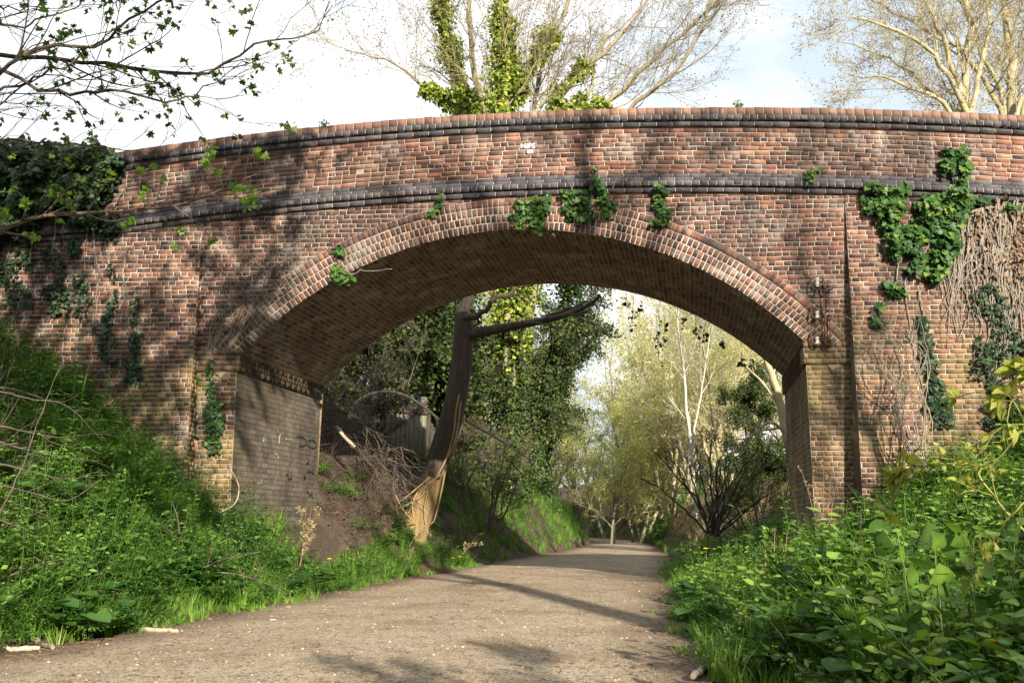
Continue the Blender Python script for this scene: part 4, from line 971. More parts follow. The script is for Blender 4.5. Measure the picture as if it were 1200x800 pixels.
wall_ivy('ivy_mass', 'thick mass of dark ivy over the left end of the parapet', [
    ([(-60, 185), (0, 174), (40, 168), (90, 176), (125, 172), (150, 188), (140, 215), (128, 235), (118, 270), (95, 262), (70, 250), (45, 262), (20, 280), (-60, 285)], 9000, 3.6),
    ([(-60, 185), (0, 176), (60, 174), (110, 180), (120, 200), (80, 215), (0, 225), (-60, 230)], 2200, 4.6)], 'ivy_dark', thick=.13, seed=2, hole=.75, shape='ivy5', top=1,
    stems=[[(10, 240), (14, 280), (8, 320), (12, 350)], [(60, 230), (66, 265), (60, 300)], [(98, 235), (104, 270), (100, 310), (106, 340)], [(30, 235), (40, 270), (34, 310)], [(80, 230), (75, 270), (82, 305)]])
wall_ivy('ivy_strands', 'straggling dark ivy strands hanging down the left wing wall below the blue band', [
    (strand(128, 252, 134, 300, 11, 5, rg), 230, 1.), (strand(20, 280, 18, 360, 22, 34, rg), 480, 1.2), (strand(62, 285, 70, 370, 8, 20, rg), 260, 1.), (strand(95, 290, 104, 390, 5, 12, rg), 170, 1.), (strand(132, 312, 126, 440, 3, 11, rg), 200, 1.), (strand(162, 348, 156, 450, 3, 11, rg), 190, 1.),
    (strand(90, 252, 92, 300, 10, 6, rg), 200, 1.)], 'ivy_dark', size=(.04, .08), seed=3, hole=.2, shape='ivy5',
    stems=[[(128, 270), (131, 350), (128, 430)], [(160, 345), (162, 400), (158, 440)], [(110, 265), (116, 330), (112, 400)], [(150, 290), (146, 340), (152, 400)]])
wall_ivy('ivy_strands', 'thin ivy strands climbing the front of the left abutment', [
    (strand(248, 420, 246, 520, 2, 9, rg), 190, .7), (strand(262, 470, 252, 530, 3, 8, rg), 120, .7), (strand(224, 440, 226, 510, 3, 6, rg), 130, .7)], 'ivy', size=(.035, .065), seed=4, hole=.6, shape='ivy5',
    stems=[[(250, 400), (247, 460), (245, 540)], [(225, 420), (226, 520)]])
wall_ivy('dry_creeper', 'leafless brown creeper spread over the brickwork above the left end of the arch', [
    ([(240, 300), (300, 290), (370, 320), (330, 370), (280, 420), (245, 420)], 60, .6)], 'litter', size=(.03, .05), seed=5, hole=1., shape='simple', sr=.005, cat='creeper', stem_mat='vine',
    stems=[[(250+rg.uniform(-12, 20), 416+rg.uniform(-10, 0)), (260+rg.uniform(-15, 50), 370+rg.uniform(-20, 0)), (270+rg.uniform(-20, 90), 320+rg.uniform(-10, 20)), (280+rg.uniform(-30, 120), 275+rg.uniform(-15, 25))] for _ in range(20)])
wall_ivy('ivy_clump', 'green and yellowing ivy spilling over the blue band above the crown of the arch', [
    ([(592, 250), (606, 235), (622, 232), (640, 232), (652, 240), (648, 258), (632, 268), (612, 264)], 300, 1.2), ([(640, 225), (668, 216), (690, 226), (718, 214), (722, 226), (704, 246), (690, 262), (660, 258), (645, 245)], 340, 1.1), (strand(698, 195, 700, 232, 4, 9, rg), 90, .8), (strand(610, 262, 640, 278, 10, 16, rg), 110, 1.), (strand(716, 235, 712, 255, 6, 5, rg), 60, .8)], 'ivy', size=(.035, .10), seed=6, hole=.12, bias=(.12, .95),
    stems=[[(618, 262), (622, 240), (612, 225)], [(690, 262), (700, 230), (702, 195)], [(650, 258), (672, 232), (668, 215)], [(700, 232), (716, 225), (722, 212)]])
wall_ivy('ivy_clump', 'narrow ivy tuft hanging from the blue band just right of the crown', [(strand(770, 218, 773, 264, 5, 8, rg), 190, .9)], 'ivy', size=(.05, .09), seed=7, hole=.6, stems=[[(770, 215), (772, 264)]])
wall_ivy('ivy_sprig', 'small green ivy sprig hanging over the arch edge at its left side', [([(388, 318), (396, 310), (404, 322), (414, 320), (416, 334), (398, 334)], 46, 1.2), ([(392, 290), (402, 288), (404, 300), (394, 302)], 16, 1.)], 'ivy', size=(.06, .11), seed=8, hole=1., bias=(.25, .8), stems=[[(392, 292), (402, 320), (430, 318), (460, 316)]])
wall_ivy('ivy_sprig', 'small ivy sprig clinging under the blue band above the left side of the ring', [(strand(520, 228, 508, 254, 3, 5, rg), 44, .8)], 'ivy', size=(.05, .085), seed=9, hole=1., bias=(.25, .8), stems=[[(520, 228), (508, 254)]])
wall_ivy('ivy_sprig', 'little plant with a few yellow leaves growing from the blue band on the right', [(strand(954, 196, 948, 214, 4, 4, rg), 24, .8)], 'ivy', size=(.05, .09), seed=10, hole=1., bias=(.35, .8), stems=[[(952, 198), (948, 220)]])
wall_ivy('ivy_curtain', 'big glossy green ivy growing over the blue band on the right wing wall', [
    ([(1006, 228), (1020, 214), (1040, 222), (1056, 218), (1072, 222), (1092, 226), (1110, 218), (1132, 232), (1136, 262), (1130, 290), (1112, 288), (1096, 276), (1080, 262), (1056, 262), (1030, 256), (1012, 246)], 1400, 1.4), ([(1030, 256), (1060, 262), (1096, 276), (1116, 296), (1104, 324), (1094, 334), (1074, 320), (1048, 316), (1036, 296)], 760, 1.3),
    (strand(1118, 176, 1110, 232, 14, 16, rg), 420, 1.2), (strand(1042, 330, 1048, 348, 8, 8, rg), 70, 1.), (strand(1026, 358, 1028, 384, 5, 4, rg), 40, .9), ([(1100, 232), (1180, 234), (1190, 244), (1130, 250)], 220, 1.)], 'ivy', size=(.04, .12), seed=11, hole=.28, thick=.14,
    stems=[[(1126+rg.uniform(-16, 10), 180+rg.uniform(0, 30)), (1124+rg.uniform(-8, 8), 250), (1118+rg.uniform(-20, 10), 310), (1116+rg.uniform(-16, 16), 380+rg.uniform(-30, 30))] for _ in range(12)]+[[(1050, 330), (1056, 300), (1090, 260)], [(1088, 300), (1110, 360), (1112, 380), (1120, 384)], [(1104, 260), (1080, 300), (1060, 330)]])
wall_ivy('ivy_strands', 'ivy strands trailing down the right wing wall below the ivy curtain', [(strand(1078, 370, 1106, 500, 5, 12, rg), 330, .9), (strand(1094, 440, 1090, 480, 4, 6, rg), 80, .8)], 'ivy_dark', size=(.05, .085), seed=12, hole=.5,
    stems=[[(1076, 340), (1088, 420), (1108, 510)], [(1060, 330), (1070, 420), (1100, 500)]])
wall_ivy('ivy_curtain', 'dark small-leaved ivy low on the right wing wall below the dry hanging vines', [([(1138, 345), (1160, 330), (1178, 350), (1196, 390), (1230, 380), (1230, 520), (1150, 500), (1136, 430)], 1900, 1.)], 'ivy_dark', size=(.035, .065), seed=13, hole=.2, shape='ivy5', stems=[[(1150, 280), (1160, 360), (1168, 420), (1160, 480)]])
vs = []
for i in range(120):
    x = rg.uniform(1122, 1236); y0 = rg.uniform(228, 300); L_ = rg.uniform(30, 150)*(1.2 if x > 1150 else .9); sw = rg.normal(0, 18)
    vs.append([(x, y0), (x+sw*.3+rg.normal(0, 3), y0+L_*.35), (x+sw*.8+rg.normal(0, 5), y0+L_*.7), (x+sw+rg.normal(0, 6), y0+L_)])
vs += [[(1135, 250), (1160, 244), (1200, 250), (1240, 246)], [(1180, 232), (1160, 262), (1142, 300)], [(1146, 236), (1168, 260), (1190, 300)]]*2
wall_ivy('dry_vine', 'curtain of bare grey-brown vine stems hanging on the right end of the bridge', [([(1130, 250), (1236, 244), (1236, 350), (1170, 350), (1140, 300)], 350, 1.6), (strand(1190, 250, 1196, 330, 6, 10, rg), 160, 1.6)], 'litter', size=(.04, .08), seed=14, hole=1., shape='simple', cat='vine', sr=.013, stems=vs)
# extra sprays of shoots in front of the right wing wall
def spray(name, label, cat, lines_, bark, leaf, seed, r0=.008, r1=.003, nleaf=0, lsize=.05, shape='simple', sub=0, sublen=.3, part='leaves', smn=6, droop=.2, t0=.3, spread=.01):
    """thin arching stems with leaves; lines_ = list of (photo points, depths)"""
    rng = R_(seed); PP = np.array([resample(line(p, y), 16) for p, y in lines_]); PP[:, 1:-1] += rng.normal(0, .0035, PP[:, 1:-1].shape)*np.linalg.norm(PP[:, -1]-PP[:, 0], axis=1)[:, None, None]
    rr = np.tile(np.linspace(r0, r1, 16), (len(PP), 1)); o = thing(name, label, cat, PP[0, 0]); inv = o.matrix_basis.inverted()
    mb = MB(); v, q = tubes(PP, rr, smn); mb.add(v, quads=q); last = PP
    if sub:
        P1, R1 = sprout(rng, PP, rr, sub, .2, 1., .6, sublen, 6, .12, .03, .3, .6, .002); v, q = tubes(P1, R1, 4); mb.add(v, quads=q); last = P1
    c = mb.build('stems', bark, None, smooth=True); c.parent = o; c.matrix_parent_inverse = inv
    if nleaf:
        mb = MB(); tip_leaves(mb, rng, last, nleaf, lsize, shape, 0, t0=t0, droop=droop, spread=spread)
        c = mb.build(part, leaf); c.parent = o; c.matrix_parent_inverse = inv
    return o
spray('bare_shoots', 'thin bare shoots leaning against the right wing wall', 'shrub', [([(1075+rg.uniform(-8, 12), 545), (1060+rg.uniform(-15, 30), 480), (1040+rg.uniform(-30, 50), 420), (1018+rg.uniform(-30, 70), 350+rg.uniform(-20, 40))], [12.2, 12.3, 12.4, 12.6]) for _ in range(15)], 'vine', 'litter', 20, .008, .003, sub=3, sublen=.5)
spray('hanging_ivy', 'ivy trails dangling from the underside of the arch in front of the bright trees', 'ivy', [([(x, y), (x+rg.normal(0, 1), y+l*.5), (x+rg.normal(0, 2), y+l)], 15.9) for x, y, l in ((742, 348, 52), (752, 352, 20), (772, 362, 44), (770, 362, 66), (778, 366, 40), (735, 346, 14), (815, 378, 20), (826, 384, 16), (870, 412, 18), (880, 418, 14), (800, 372, 10), (846, 396, 10))], 'stem_black', 'ivy_dark', 21, .004, .002, 11, .06, 'ivy', spread=.03)
spray('coping_weed', 'small leafy weed growing on the coping at the left', 'plant', [([(378, 152), (379+d, 147), (380+2*d, 142)], 12.95) for d in (-2, -1, 0, 1, 2)], 'stem_green', 'herb', 22, .004, .002, 10, .05, spread=.02)
spray('coping_weed', 'small leafy weed growing on the coping right of the ivy-clad tree', 'plant', [([(866, 130), (866+d, 126), (866+2*d, 121)], 13.2) for d in (-2, -1, 0, 1, 2)], 'stem_green', 'herb', 23, .004, .002, 10, .06, spread=.02)

# ------------------------------------------------------------------ small plants for the banks
def P_herb(seed, h=.4, nodes=6, ll=.085, shape='simple', mat=0, spread=.0, lift=.2):
    rng = R_(seed); mb = MB(); P = walk(rng, (0, 0, -.03), (rng.normal(0, .15), rng.normal(0, .15), 1), h, 6, .1, .05)
    add_tube(mb, P, .004, .002, 3, mat=mat, rnd=.3)
    ps, ds, ns, sz = [], [], [], []
    for i in range(nodes):
        f = .15+.85*i/(nodes-1); x = f*5; i0 = min(int(x), 4); c = P[i0]+(P[i0+1]-P[i0])*(x-i0); a0 = i*PI/2+rng.uniform(-.4, .4)
        for s in (0, PI):
            a = a0+s; d = np.array([math.cos(a), math.sin(a), lift+rng.normal(0, .25)]); ps.append(c+d*.01); ds.append(d); ns.append((rng.normal(0, .6), rng.normal(0, .6), 1)); sz.append(ll*rng.uniform(.75, 1.25)*(1.1-.55*f))
    ds = np.array(ds); ns = np.array(ns); leaves(mb, ps, ds, ns, np.array(sz), shape, np.clip(np.repeat(np.linspace(.05, 1, nodes)**1.5, 2)+rng.normal(0, .12, len(ps)), 0, 1), mat=mat); return proto(mb)
def P_fern(seed, fr=6, L=.34, mat=0):
    rng = R_(seed); mb = MB()
    for i in range(fr):
        a = 2*PI*i/fr+rng.uniform(-.4, .4); P = walk(rng, (0, 0, -.02), (math.cos(a)*.8, math.sin(a)*.8, rng.uniform(.8, 1.6)), L*rng.uniform(.7, 1.2), 8, .08, -.13)
        add_tube(mb, P, .003, .001, 3, mat=mat, rnd=.4); T = nz(np.gradient(P, axis=0)); sd = nz(np.cross(T, (0, 0, 1)))
        for j in range(2, 8):
            for s in (-1, 1):
                n = 4; w_ = L*.28*(1-abs(j-3.5)/5.5); f = np.linspace(.25, 1, n)[:, None]; ax = nz(sd[j]*s+T[j]*.6); ps = P[j]+ax*f*w_+rng.normal(0, .004, (n, 3))
                leaves(mb, ps, ax+rng.normal(0, .5, (n, 3)), np.array([0, 0, 1])+rng.normal(0, .25, (n, 3)), w_*.42, 'simple', rng.uniform(.2, 1, n), mat=mat)
    return proto(mb)
def P_grass(seed, n=22, h=.3, mat=0, sp=.05, bend=.5, wdt=.0035):
    rng = R_(seed); mb = MB()
    a = rng.uniform(0, 2*PI, n); b0 = np.stack([np.cos(a), np.sin(a), 0*a], 1)*rng.uniform(0, sp, n)[:, None]; b0[:, 2] = -.02
    hh = h*rng.uniform(.5, 1.2, n); d = np.stack([np.cos(a), np.sin(a), 0*a], 1); bb = bend*rng.uniform(.3, 1.3, n); sd = np.stack([-np.sin(a), np.cos(a), 0*a], 1)*wdt*rng.uniform(.7, 1.5, n)[:, None]
    rows = []
    for f in (0, .35, .7, 1.):
        c = b0+d*(bb*hh*f**2)[:, None]+np.array([0, 0, 1])*(hh*f*(1-.30*bb*f))[:, None]; ww = (1-f**2*.95); rows += [c-sd*ww, c+sd*ww]
    v = np.stack(rows, 1); q = np.array([(0, 1, 3, 2), (2, 3, 5, 4), (4, 5, 7, 6)])
    r = np.repeat(rng.uniform(0, 1, n)**1.3, 8); mb.add(v, quads=(np.arange(n)[:, None, None]*8+q[None]).reshape(-1, 4), rnd=r, mat=mat); return proto(mb)
def P_broad(seed, n=7, ll=.13, h=.22, shape='heart', mat=0):
    rng = R_(seed); mb = MB(); ps, ds, ns, sz = [], [], [], []
    for i in range(n):
        a = 2*PI*i/n*1.6+rng.uniform(-.4, .4); r = rng.uniform(.05, .16); hh = h*rng.uniform(.45, 1.15); e = np.array([math.cos(a)*r, math.sin(a)*r, hh])
        add_tube(mb, [(0, 0, -.02), e*(.4, .4, .6), e], .0035, .0025, 3, mat=mat, rnd=.7); ps.append(e); ds.append((math.cos(a), math.sin(a), rng.uniform(-.5, .2))); ns.append((math.cos(a)*.3+rng.normal(0, .2), math.sin(a)*.3+rng.normal(0, .2), 1)); sz.append(ll*rng.uniform(.6, 1.25))
    leaves(mb, ps, np.array(ds), np.array(ns), np.array(sz), shape, rng.uniform(0, 1, n), mat=mat); return proto(mb)
def P_twig(seed, L=.5):
    rng = R_(seed); P = walk(rng, (0, 0, 0), (rng.normal(), rng.normal(), rng.uniform(.1, .9)), L, 6, .2, -.02)[None]; rr = np.linspace(.006, .002, 6)[None]; mb = MB()
    v, q = tubes(P, rr, 4); mb.add(v, quads=q); P1, R1 = sprout(rng, P, rr, 4, .2, 1, .7, L*.5, 4, .2, 0, .3, .6, .0015); v, q = tubes(P1, R1, 3); mb.add(v, quads=q); return proto(mb)
H1 = [P_herb(i, .38+.05*i, 8, .066) for i in range(4)]
HN = [P_herb(60+i, .34+.06*i, 7, .075, 'nettle') for i in range(3)]
H2 = [P_herb(20+i, .34+.06*i, 6, .075, 'ovate') for i in range(3)]
H3 = [P_herb(30+i, .5, 8, .06, 'simple') for i in range(2)]
HT = [P_herb(40+i, .8+.1*i, 9, .085, 'simple') for i in range(3)]
FT = [P_fern(50+i, 8, .55) for i in range(3)]
FN = [P_fern(i) for i in range(3)]
GR = [P_grass(i, 24, .30) for i in range(4)]
GL = [P_grass(10+i, 18, .42, bend=.8) for i in range(2)]
GS = [P_grass(15+i, 24, .12, wdt=.003) for i in range(3)]
BR = [P_broad(i) for i in range(3)]
BR2 = [P_broad(10+i, 6, .115, .30) for i in range(3)]
PL = [P_broad(20+i, 8, .09, .10, 'palm') for i in range(2)]
TW = [P_twig(i) for i in range(4)]
def LB(lo, hi, jit=.15):   # keep points on the left bank between two distances from the path
    return lambda x, y: (xl(y)-x+jit*vnoise(x, y, 2.3, 31) > lo) & (xl(y)-x < hi) & ~((y > YF-.5) & (y < YB+.3) & (x < XP0+SK*(y-YF)+.05))
def RB(lo, hi, jit=.15):
    return lambda x, y: (x-xr(y)+jit*vnoise(x, y, 2.3, 32) > lo) & (x-xr(y) < hi) & ~((y > YF-.5) & (y < YB+.3) & (x > XP1+SK*(y-YF)-.05))
def LBn(lo, hi):
    f = LB(lo, hi); return lambda x, y: f(x, y) & ((y < 14.5) | (xl(y)-x < .55+.2*vnoise(x, y, 2.5, 36)))
def RBn(lo, hi): 
    f = RB(lo, hi); return lambda x, y: f(x, y) & ((y > 6.3) | (x-xr(y) > .55+.25*vnoise(x, y, 3.1, 35)-.5*np.clip(y-5.6, 0, .7)))
def cover(name, label, cat, mats, jobs, seed):
    rng = R_(seed); mb = MB()
    for protos, n, x0, x1, y0, y1, keep, s0, s1, mlt, dn in jobs:
        p = ground_pts(rng, n, x0, x1, y0, y1, keep)
        if dn is not None: k = vnoise(p[:, 0], p[:, 1], dn[0], dn[2]) > dn[1]; p = p[k]
        b_ = np.clip(.5+.5*vnoise(p[:, 0], p[:, 1], 1.4, seed)+rng.normal(0, .22, len(p)), 0, 1)
        pr_ = [(V, T, r, np.full_like(mi, mlt)) for V, T, r, mi in protos]
        scatter(mb, pr_, p, rng, s0, s1, .18, base=b_, mul=np.clip(1+.55*vnoise(p[:, 0], p[:, 1], 2.1, 61)+.25*vnoise(p[:, 0], p[:, 1], 6., 62), .4, 1.7))
    return stuff(mb.build(name, mats), label, cat)
cover('undergrowth', 'nettles and cow parsley covering the left bank in front of the bridge', 'undergrowth', ['herb', 'fern', 'broad'], [
    (H1, 8000, -9, -3.6, 3.5, 12.9, LB(.25, 6), .6, 1.45, 0, (.9, -.35, 41)), (H3, 4500, -9, -3.6, 3.5, 12.9, LB(.2, 6), .7, 1.3, 0, (1.1, -.2, 5)), (FN, 3800, -9, -3.5, 3.5, 12.9, LB(.1, 6), .7, 1.4, 1, (.9, -.3, 6)), (HT, 1500, -9, -3.6, 3.5, 12.9, LB(.4, 6), .5, 1.25, 0, (1.3, .0, 25)), (FT, 420, -9, -3.6, 3.5, 12.8, LB(.3, 5), .7, 1.3, 1, (1.3, .0, 26)), (BR, 1900, -9, -3.5, 3.5, 13, LB(.1, 6), .6, 1.3, 2, (1.2, .0, 7))], 1)
cover('undergrowth', 'low weeds between the left abutment and the path under the arch', 'undergrowth', ['herb', 'fern', 'broad'], [
    (H1, 1500, -4.8, -2., 12., 21.5, LB(.06, .62), .5, 1., 0, (1., -.4, 15)), (FN, 900, -4.8, -2., 12., 22, LB(.0, .6), .5, 1., 1, None), (BR, 500, -4.8, -2, 12, 22, LB(.0, .65), .5, 1.1, 2, None)], 2)
cover('grass', 'bright grass along the left edge of the path', 'grass', ['grass', 'drygrass'], [
    (GR, 5200, -6, -2.2, 4, 22, LBn(.0, 1.1), .6, 1.2, 0, (1.3, -.25, 9)), (GL, 2600, -7, -2.2, 4, 22, LBn(.1, 2.), .7, 1.25, 0, (1.5, .0, 9)), (GS, 3600, -6, -2.2, 3.5, 24, LB(-.22, .35, .3), .5, 1.3, 0, (1.8, -.2, 12)), (GL, 120, -6, -2.4, 5, 21, LBn(.1, 1.2), .8, 1.2, 1, None)], 3)
cover('undergrowth', 'broad-leaved weeds and nettles covering the right bank in front of the pier', 'undergrowth', ['herb_right', 'fern', 'broad'], [
    (H2, 4200, .5, 7, 2.2, 13, RBn(.2, 6), .7, 1.35, 0, None), (HN, 2600, .5, 6, 2.2, 8, RBn(.25, 5), .7, 1.4, 0, None), (H1, 2600, .5, 7, 6.5, 13, RBn(.25, 6), .7, 1.4, 0, None), (FN, 1700, .5, 6, 2.2, 13, RBn(.1, 4), .6, 1.2, 1, (.9, -.1, 6)), (HT, 260, 1, 7, 4, 12.8, RBn(.6, 5), .6, 1.1, 0, (1.3, .0, 25)), (FT, 160, 1, 6, 4, 12.8, RBn(.4, 4), .6, 1.1, 1, (1.3, .0, 26)), (BR, 1900, .5, 6, 2.2, 13, RBn(.1, 5), .6, 1.2, 2, (1.2, -.2, 7)), (BR2, 420, .9, 6, 2.6, 12, RBn(.7, 5), .7, 1.25, 2, (1.2, -.1, 8)), (PL, 900, .5, 3.5, 2.4, 10, RBn(.05, 1.6), .7, 1.3, 2, None)], 4)
cover('grass', 'grass along the right edge of the path', 'grass', ['grass', 'drygrass'], [
    (GR, 2600, .4, 4, 5.2, 17, RB(.0, .9), .6, 1.15, 0, (1.3, -.3, 19)), (GL, 1300, .4, 4, 2.6, 13, RBn(.25, 2.2), .7, 1.1, 0, (1.5, -.1, 9)), (GS, 2000, .3, 4, 5.6, 26, RB(-.25, .35, .3), .5, 1.2, 0, (1.8, -.15, 12)), (GS, 120, .6, 1.6, 3.8, 5.2, RB(.1, .6), .6, 1.2, 0, (3., .1, 3)), (GL, 900, .8, 4, 2.4, 6.5, RBn(.4, 3.), .7, 1.2, 0, (1.9, -.1, 14))], 5)
cover('grass', 'grass verge and low weeds on both sides beyond the arch', 'grass', ['grass', 'herb', 'fern', 'drygrass'], [
    (GR, 3200, -6, 0, 22, 60, LB(.05, 1.4), .7, 1.6, 0, (1.1, -.25, 9)), (H1, 5200, -7, .5, 21.5, 50, LB(.1, 2.2), .7, 1.4, 1, None), (GR, 2600, 1, 8, 16, 60, RB(.0, .8), .5, 1.1, 0, (1.1, -.3, 9)), (H2, 2600, 1, 9, 15.5, 24, RB(.3, 5), .8, 1.5, 1, None), (H1, 1600, 1, 9, 22, 60, RB(1.6, 5), .9, 1.8, 1, (1.1, .05, 4)), (GL, 4200, 2, 10, 28, 52, RB(.7, 4.5), .5, 1.0, 3, None), (FN, 1200, -9, 0, 17, 34, LB(.6, 4), .8, 1.5, 2, (1., .0, 4)), (H1, 700, -6, -2.5, 16.2, 22, LB(.5, 3.2), .3, .8, 1, (1.6, .05, 44)), (H1, 3000, -14, -4, 14, 45, LB(3, 9), 1., 2., 1, None), (H1, 3000, -1, 8, 46, 75, lambda x, y: (x > xr(y)) | (x < xl(y)), 1., 2., 1, None)], 6)
cover('dead_twigs', 'dead twigs and bramble stems strewn over the left bank', 'twigs', ['dead_dark'], [
    (TW, 2300, -9, -3.8, 3.5, 12.9, LB(.6, 6), .8, 2., 0, (.9, -.05, 15)), (TW, 1500, -9, -3, 16.8, 27, LB(1.3, 4.5), .6, 1.6, 0, None), (TW, 1500, -6, -2.5, 16.2, 23, LB(.45, 3.), .25, .8, 0, None), (TW, 260, 1, 6, 3, 13, RB(.4, 4), .6, 1.2, 0, None)], 7)
cover('leaf_litter', 'dead leaves and bark scraps scattered at the edges of the path', 'leaf litter', ['litter'], [
    ([P_broad(40, 5, .05, .012, 'ovate'), P_broad(41, 4, .045, .015, 'ovate')], 2200, -6, 2.5, 2.5, 24, lambda x, y: (np.abs(x-xl(y)-.1) < .5*np.abs(vnoise(x, y, 2., 51))+.15) | (np.abs(x-xr(y)-.1) < .6*np.abs(vnoise(x, y, 2., 52))+.15), .35, 1., 0, None),
    ([P_broad(43, 3, .05, .010, 'simple'), P_broad(44, 2, .06, .008, 'simple')], 2600, -4.6, 2.5, 3, 20, lambda x, y: (x > xl(y)) & (x < xr(y)) & (vnoise(x, y, 1.9, 53) > -.25), .2, .62, 0, None),
    ([P_broad(45, 5, .05, .02, 'ovate')], 2400, -6, -2.5, 16.2, 23, LB(.45, 3.2), .5, 1.3, 0, None),
    ([P_broad(42, 5, .06, .014, 'ovate')], 420, .3, 1.7, 3., 6., RB(-.1, .8), .6, 1.2, 0, None)], 8)
# gravel on the path
rg = R_(55); n = 9000
y = 2.2+rg.random(n)**1.7*22; x = xl(y)+rg.random(n)*(xr(y)-xl(y)); z = pathz(x, y)
oc = np.array([(1, 0, 0), (0, 1, 0), (-1, 0, 0), (0, -1, 0), (0, 0, .7), (0, 0, -.5)], float); ot = np.array([(0, 1, 4), (1, 2, 4), (2, 3, 4), (3, 0, 4), (1, 0, 5), (2, 1, 5), (3, 2, 5), (0, 3, 5)])
sz = .004+.016*rg.random(n)**3.2; a = rg.uniform(0, 6.28, n); V = oc[None]*(1+rg.normal(0, .2, (n, 6, 1)))
V = np.stack([V[..., 0]*np.cos(a)[:, None]-V[..., 1]*np.sin(a)[:, None]*.7, V[..., 0]*np.sin(a)[:, None]+V[..., 1]*np.cos(a)[:, None]*.7, V[..., 2]*.7], -1)*sz[:, None, None]+np.stack([x, y, z], 1)[:, None]
mb = MB(); mb.add(V, tris=(np.arange(n)[:, None, None]*6+ot[None]).reshape(-1, 3), rnd=np.repeat(rg.beta(1.3, 1.6, n), 6)); stuff(mb.build('gravel', 'pebble'), 'loose pale stones and grit on the path', 'gravel')

# ------------------------------------------------------------------ brushwood, panel, logs, single plants
def brush(name, label, cat, n, fn, mats, seed, r=(.006, .022)):
    rng = R_(seed); mb = MB(); first = None
    for i in range(n):
        p, d, L_ = fn(rng); P = walk(rng, p, d, L_, 8, .12, -.03)
        if first is None: first = P[0]
        rr = np.linspace(rng.uniform(*r), .003, 8); v, q = tubes(P[None], rr[None], 5); mb.add(v, quads=q)
        P1, R1 = sprout(rng, P[None], rr[None], 3, .2, 1, .6, L_*.45, 5, .15, 0, .3, .6, .003); v, q = tubes(P1, R1, 3); mb.add(v, quads=q)
    return tag(mb.build(name, mats, None, smooth=True), label, cat)
def fb(rng):
    px = rng.uniform(380, 474); Y = rng.uniform(17.3, 20.5); c = at(px, 482+(px-385)*.93+rng.uniform(-38, 26), Y); c[2] = max(c[2], float(H(c[0], c[1]))+rng.uniform(0, .3))
    return c, (rng.normal(.5, .5), rng.normal(0, .5), -.45+rng.normal(0, .25)), rng.uniform(.3, 1.0)
brush('brushwood_pile', 'heap of dark brushwood sliding down the left bank beside the leaning trunk', 'brushwood', 170, fb, 'dead_dark', 31, (.004, .015))
mb = MB(); add_tube(mb, line([(408, 492), (416, 474), (432, 463), (455, 459), (478, 465), (498, 478), (515, 492), (524, 500)], [20.5, 20.6, 20.7, 20.8, 20.8, 20.7, 20.6, 20.5]), .05, .02, 7, 26)
tag(mb.build('arched_branch', 'dead_pale', None, smooth=True), 'pale bare branch arching over the left bank left of the leaning trunk', 'branch')
mb = MB(); add_tube(mb, line([(546, 492), (570, 506), (600, 524), (622, 540)], [20.4, 20.8, 21, 21.2]), .035, .012, 6, 14)
tag(mb.build('fallen_branch', 'dead', None, smooth=True), 'thin fallen branch slanting down just right of the leaning trunk', 'branch')
mb = MB(); add_tube(mb, line([(394, 500), (404, 512), (416, 524)], 17.8), .035, .03, 7, 8)
tag(mb.build('fallen_branch', 'dead_pale', None, smooth=True), 'short pale broken log lying on the bank beside the left abutment', 'branch')
pc = at(475, 512, 23.6); pn = thing('board_panel', 'weathered grey-green board panel with a diagonal brace standing on the left bank', 'panel', pc); inv = pn.matrix_basis.inverted()
a, b_ = at(452, 512, 23.2), at(500, 512, 24.0); tz = at(475, 462, 23.6)[2]; e1 = b_-a; e1[2] = 0; nn = 9
mb = MB(); nrm = nz(np.array([-e1[1], e1[0], 0]))
for i in range(nn):
    p0 = a+e1*(i/nn); p1 = a+e1*((i+.93)/nn); hh = tz+.05*math.sin(i*2.3); th_ = nrm*.025
    V = [p0, p1, p1+th_, p0+th_]; V = [(q[0], q[1], pc[2]-.4) for q in V]+[(q[0], q[1], hh) for q in V]
    mb.add(V, quads=[(0, 3, 2, 1), (4, 5, 6, 7), (0, 1, 5, 4), (1, 2, 6, 5), (2, 3, 7, 6), (3, 0, 4, 7)])
c = mb.build('boards', 'board'); c.parent = pn; c.matrix_parent_inverse = inv
def bar(p, q, wd, nm):
    mb = MB(); p, q = np.array(p), np.array(q); d = nz(q-p); s_ = nz(np.cross(d, nrm))*wd; f_ = -nrm*.045
    V = [p-s_, p+s_, q+s_, q-s_]; V = [v-nrm*.004 for v in V]+[v+f_ for v in V]; mb.add(V, quads=[(0, 1, 2, 3), (7, 6, 5, 4), (0, 4, 5, 1), (1, 5, 6, 2), (2, 6, 7, 3), (3, 7, 4, 0)]); c = mb.build(nm, 'bark_brown'); c.parent = pn; c.matrix_parent_inverse = inv
zz = lambda p, z_: (p[0], p[1], z_)
bar(zz(a, pc[2]), zz(b_, tz-.12), .045, 'brace'); bar(zz(a, (pc[2]+tz)/2+.1), zz(b_, (pc[2]+tz)/2+.1), .04, 'rail')
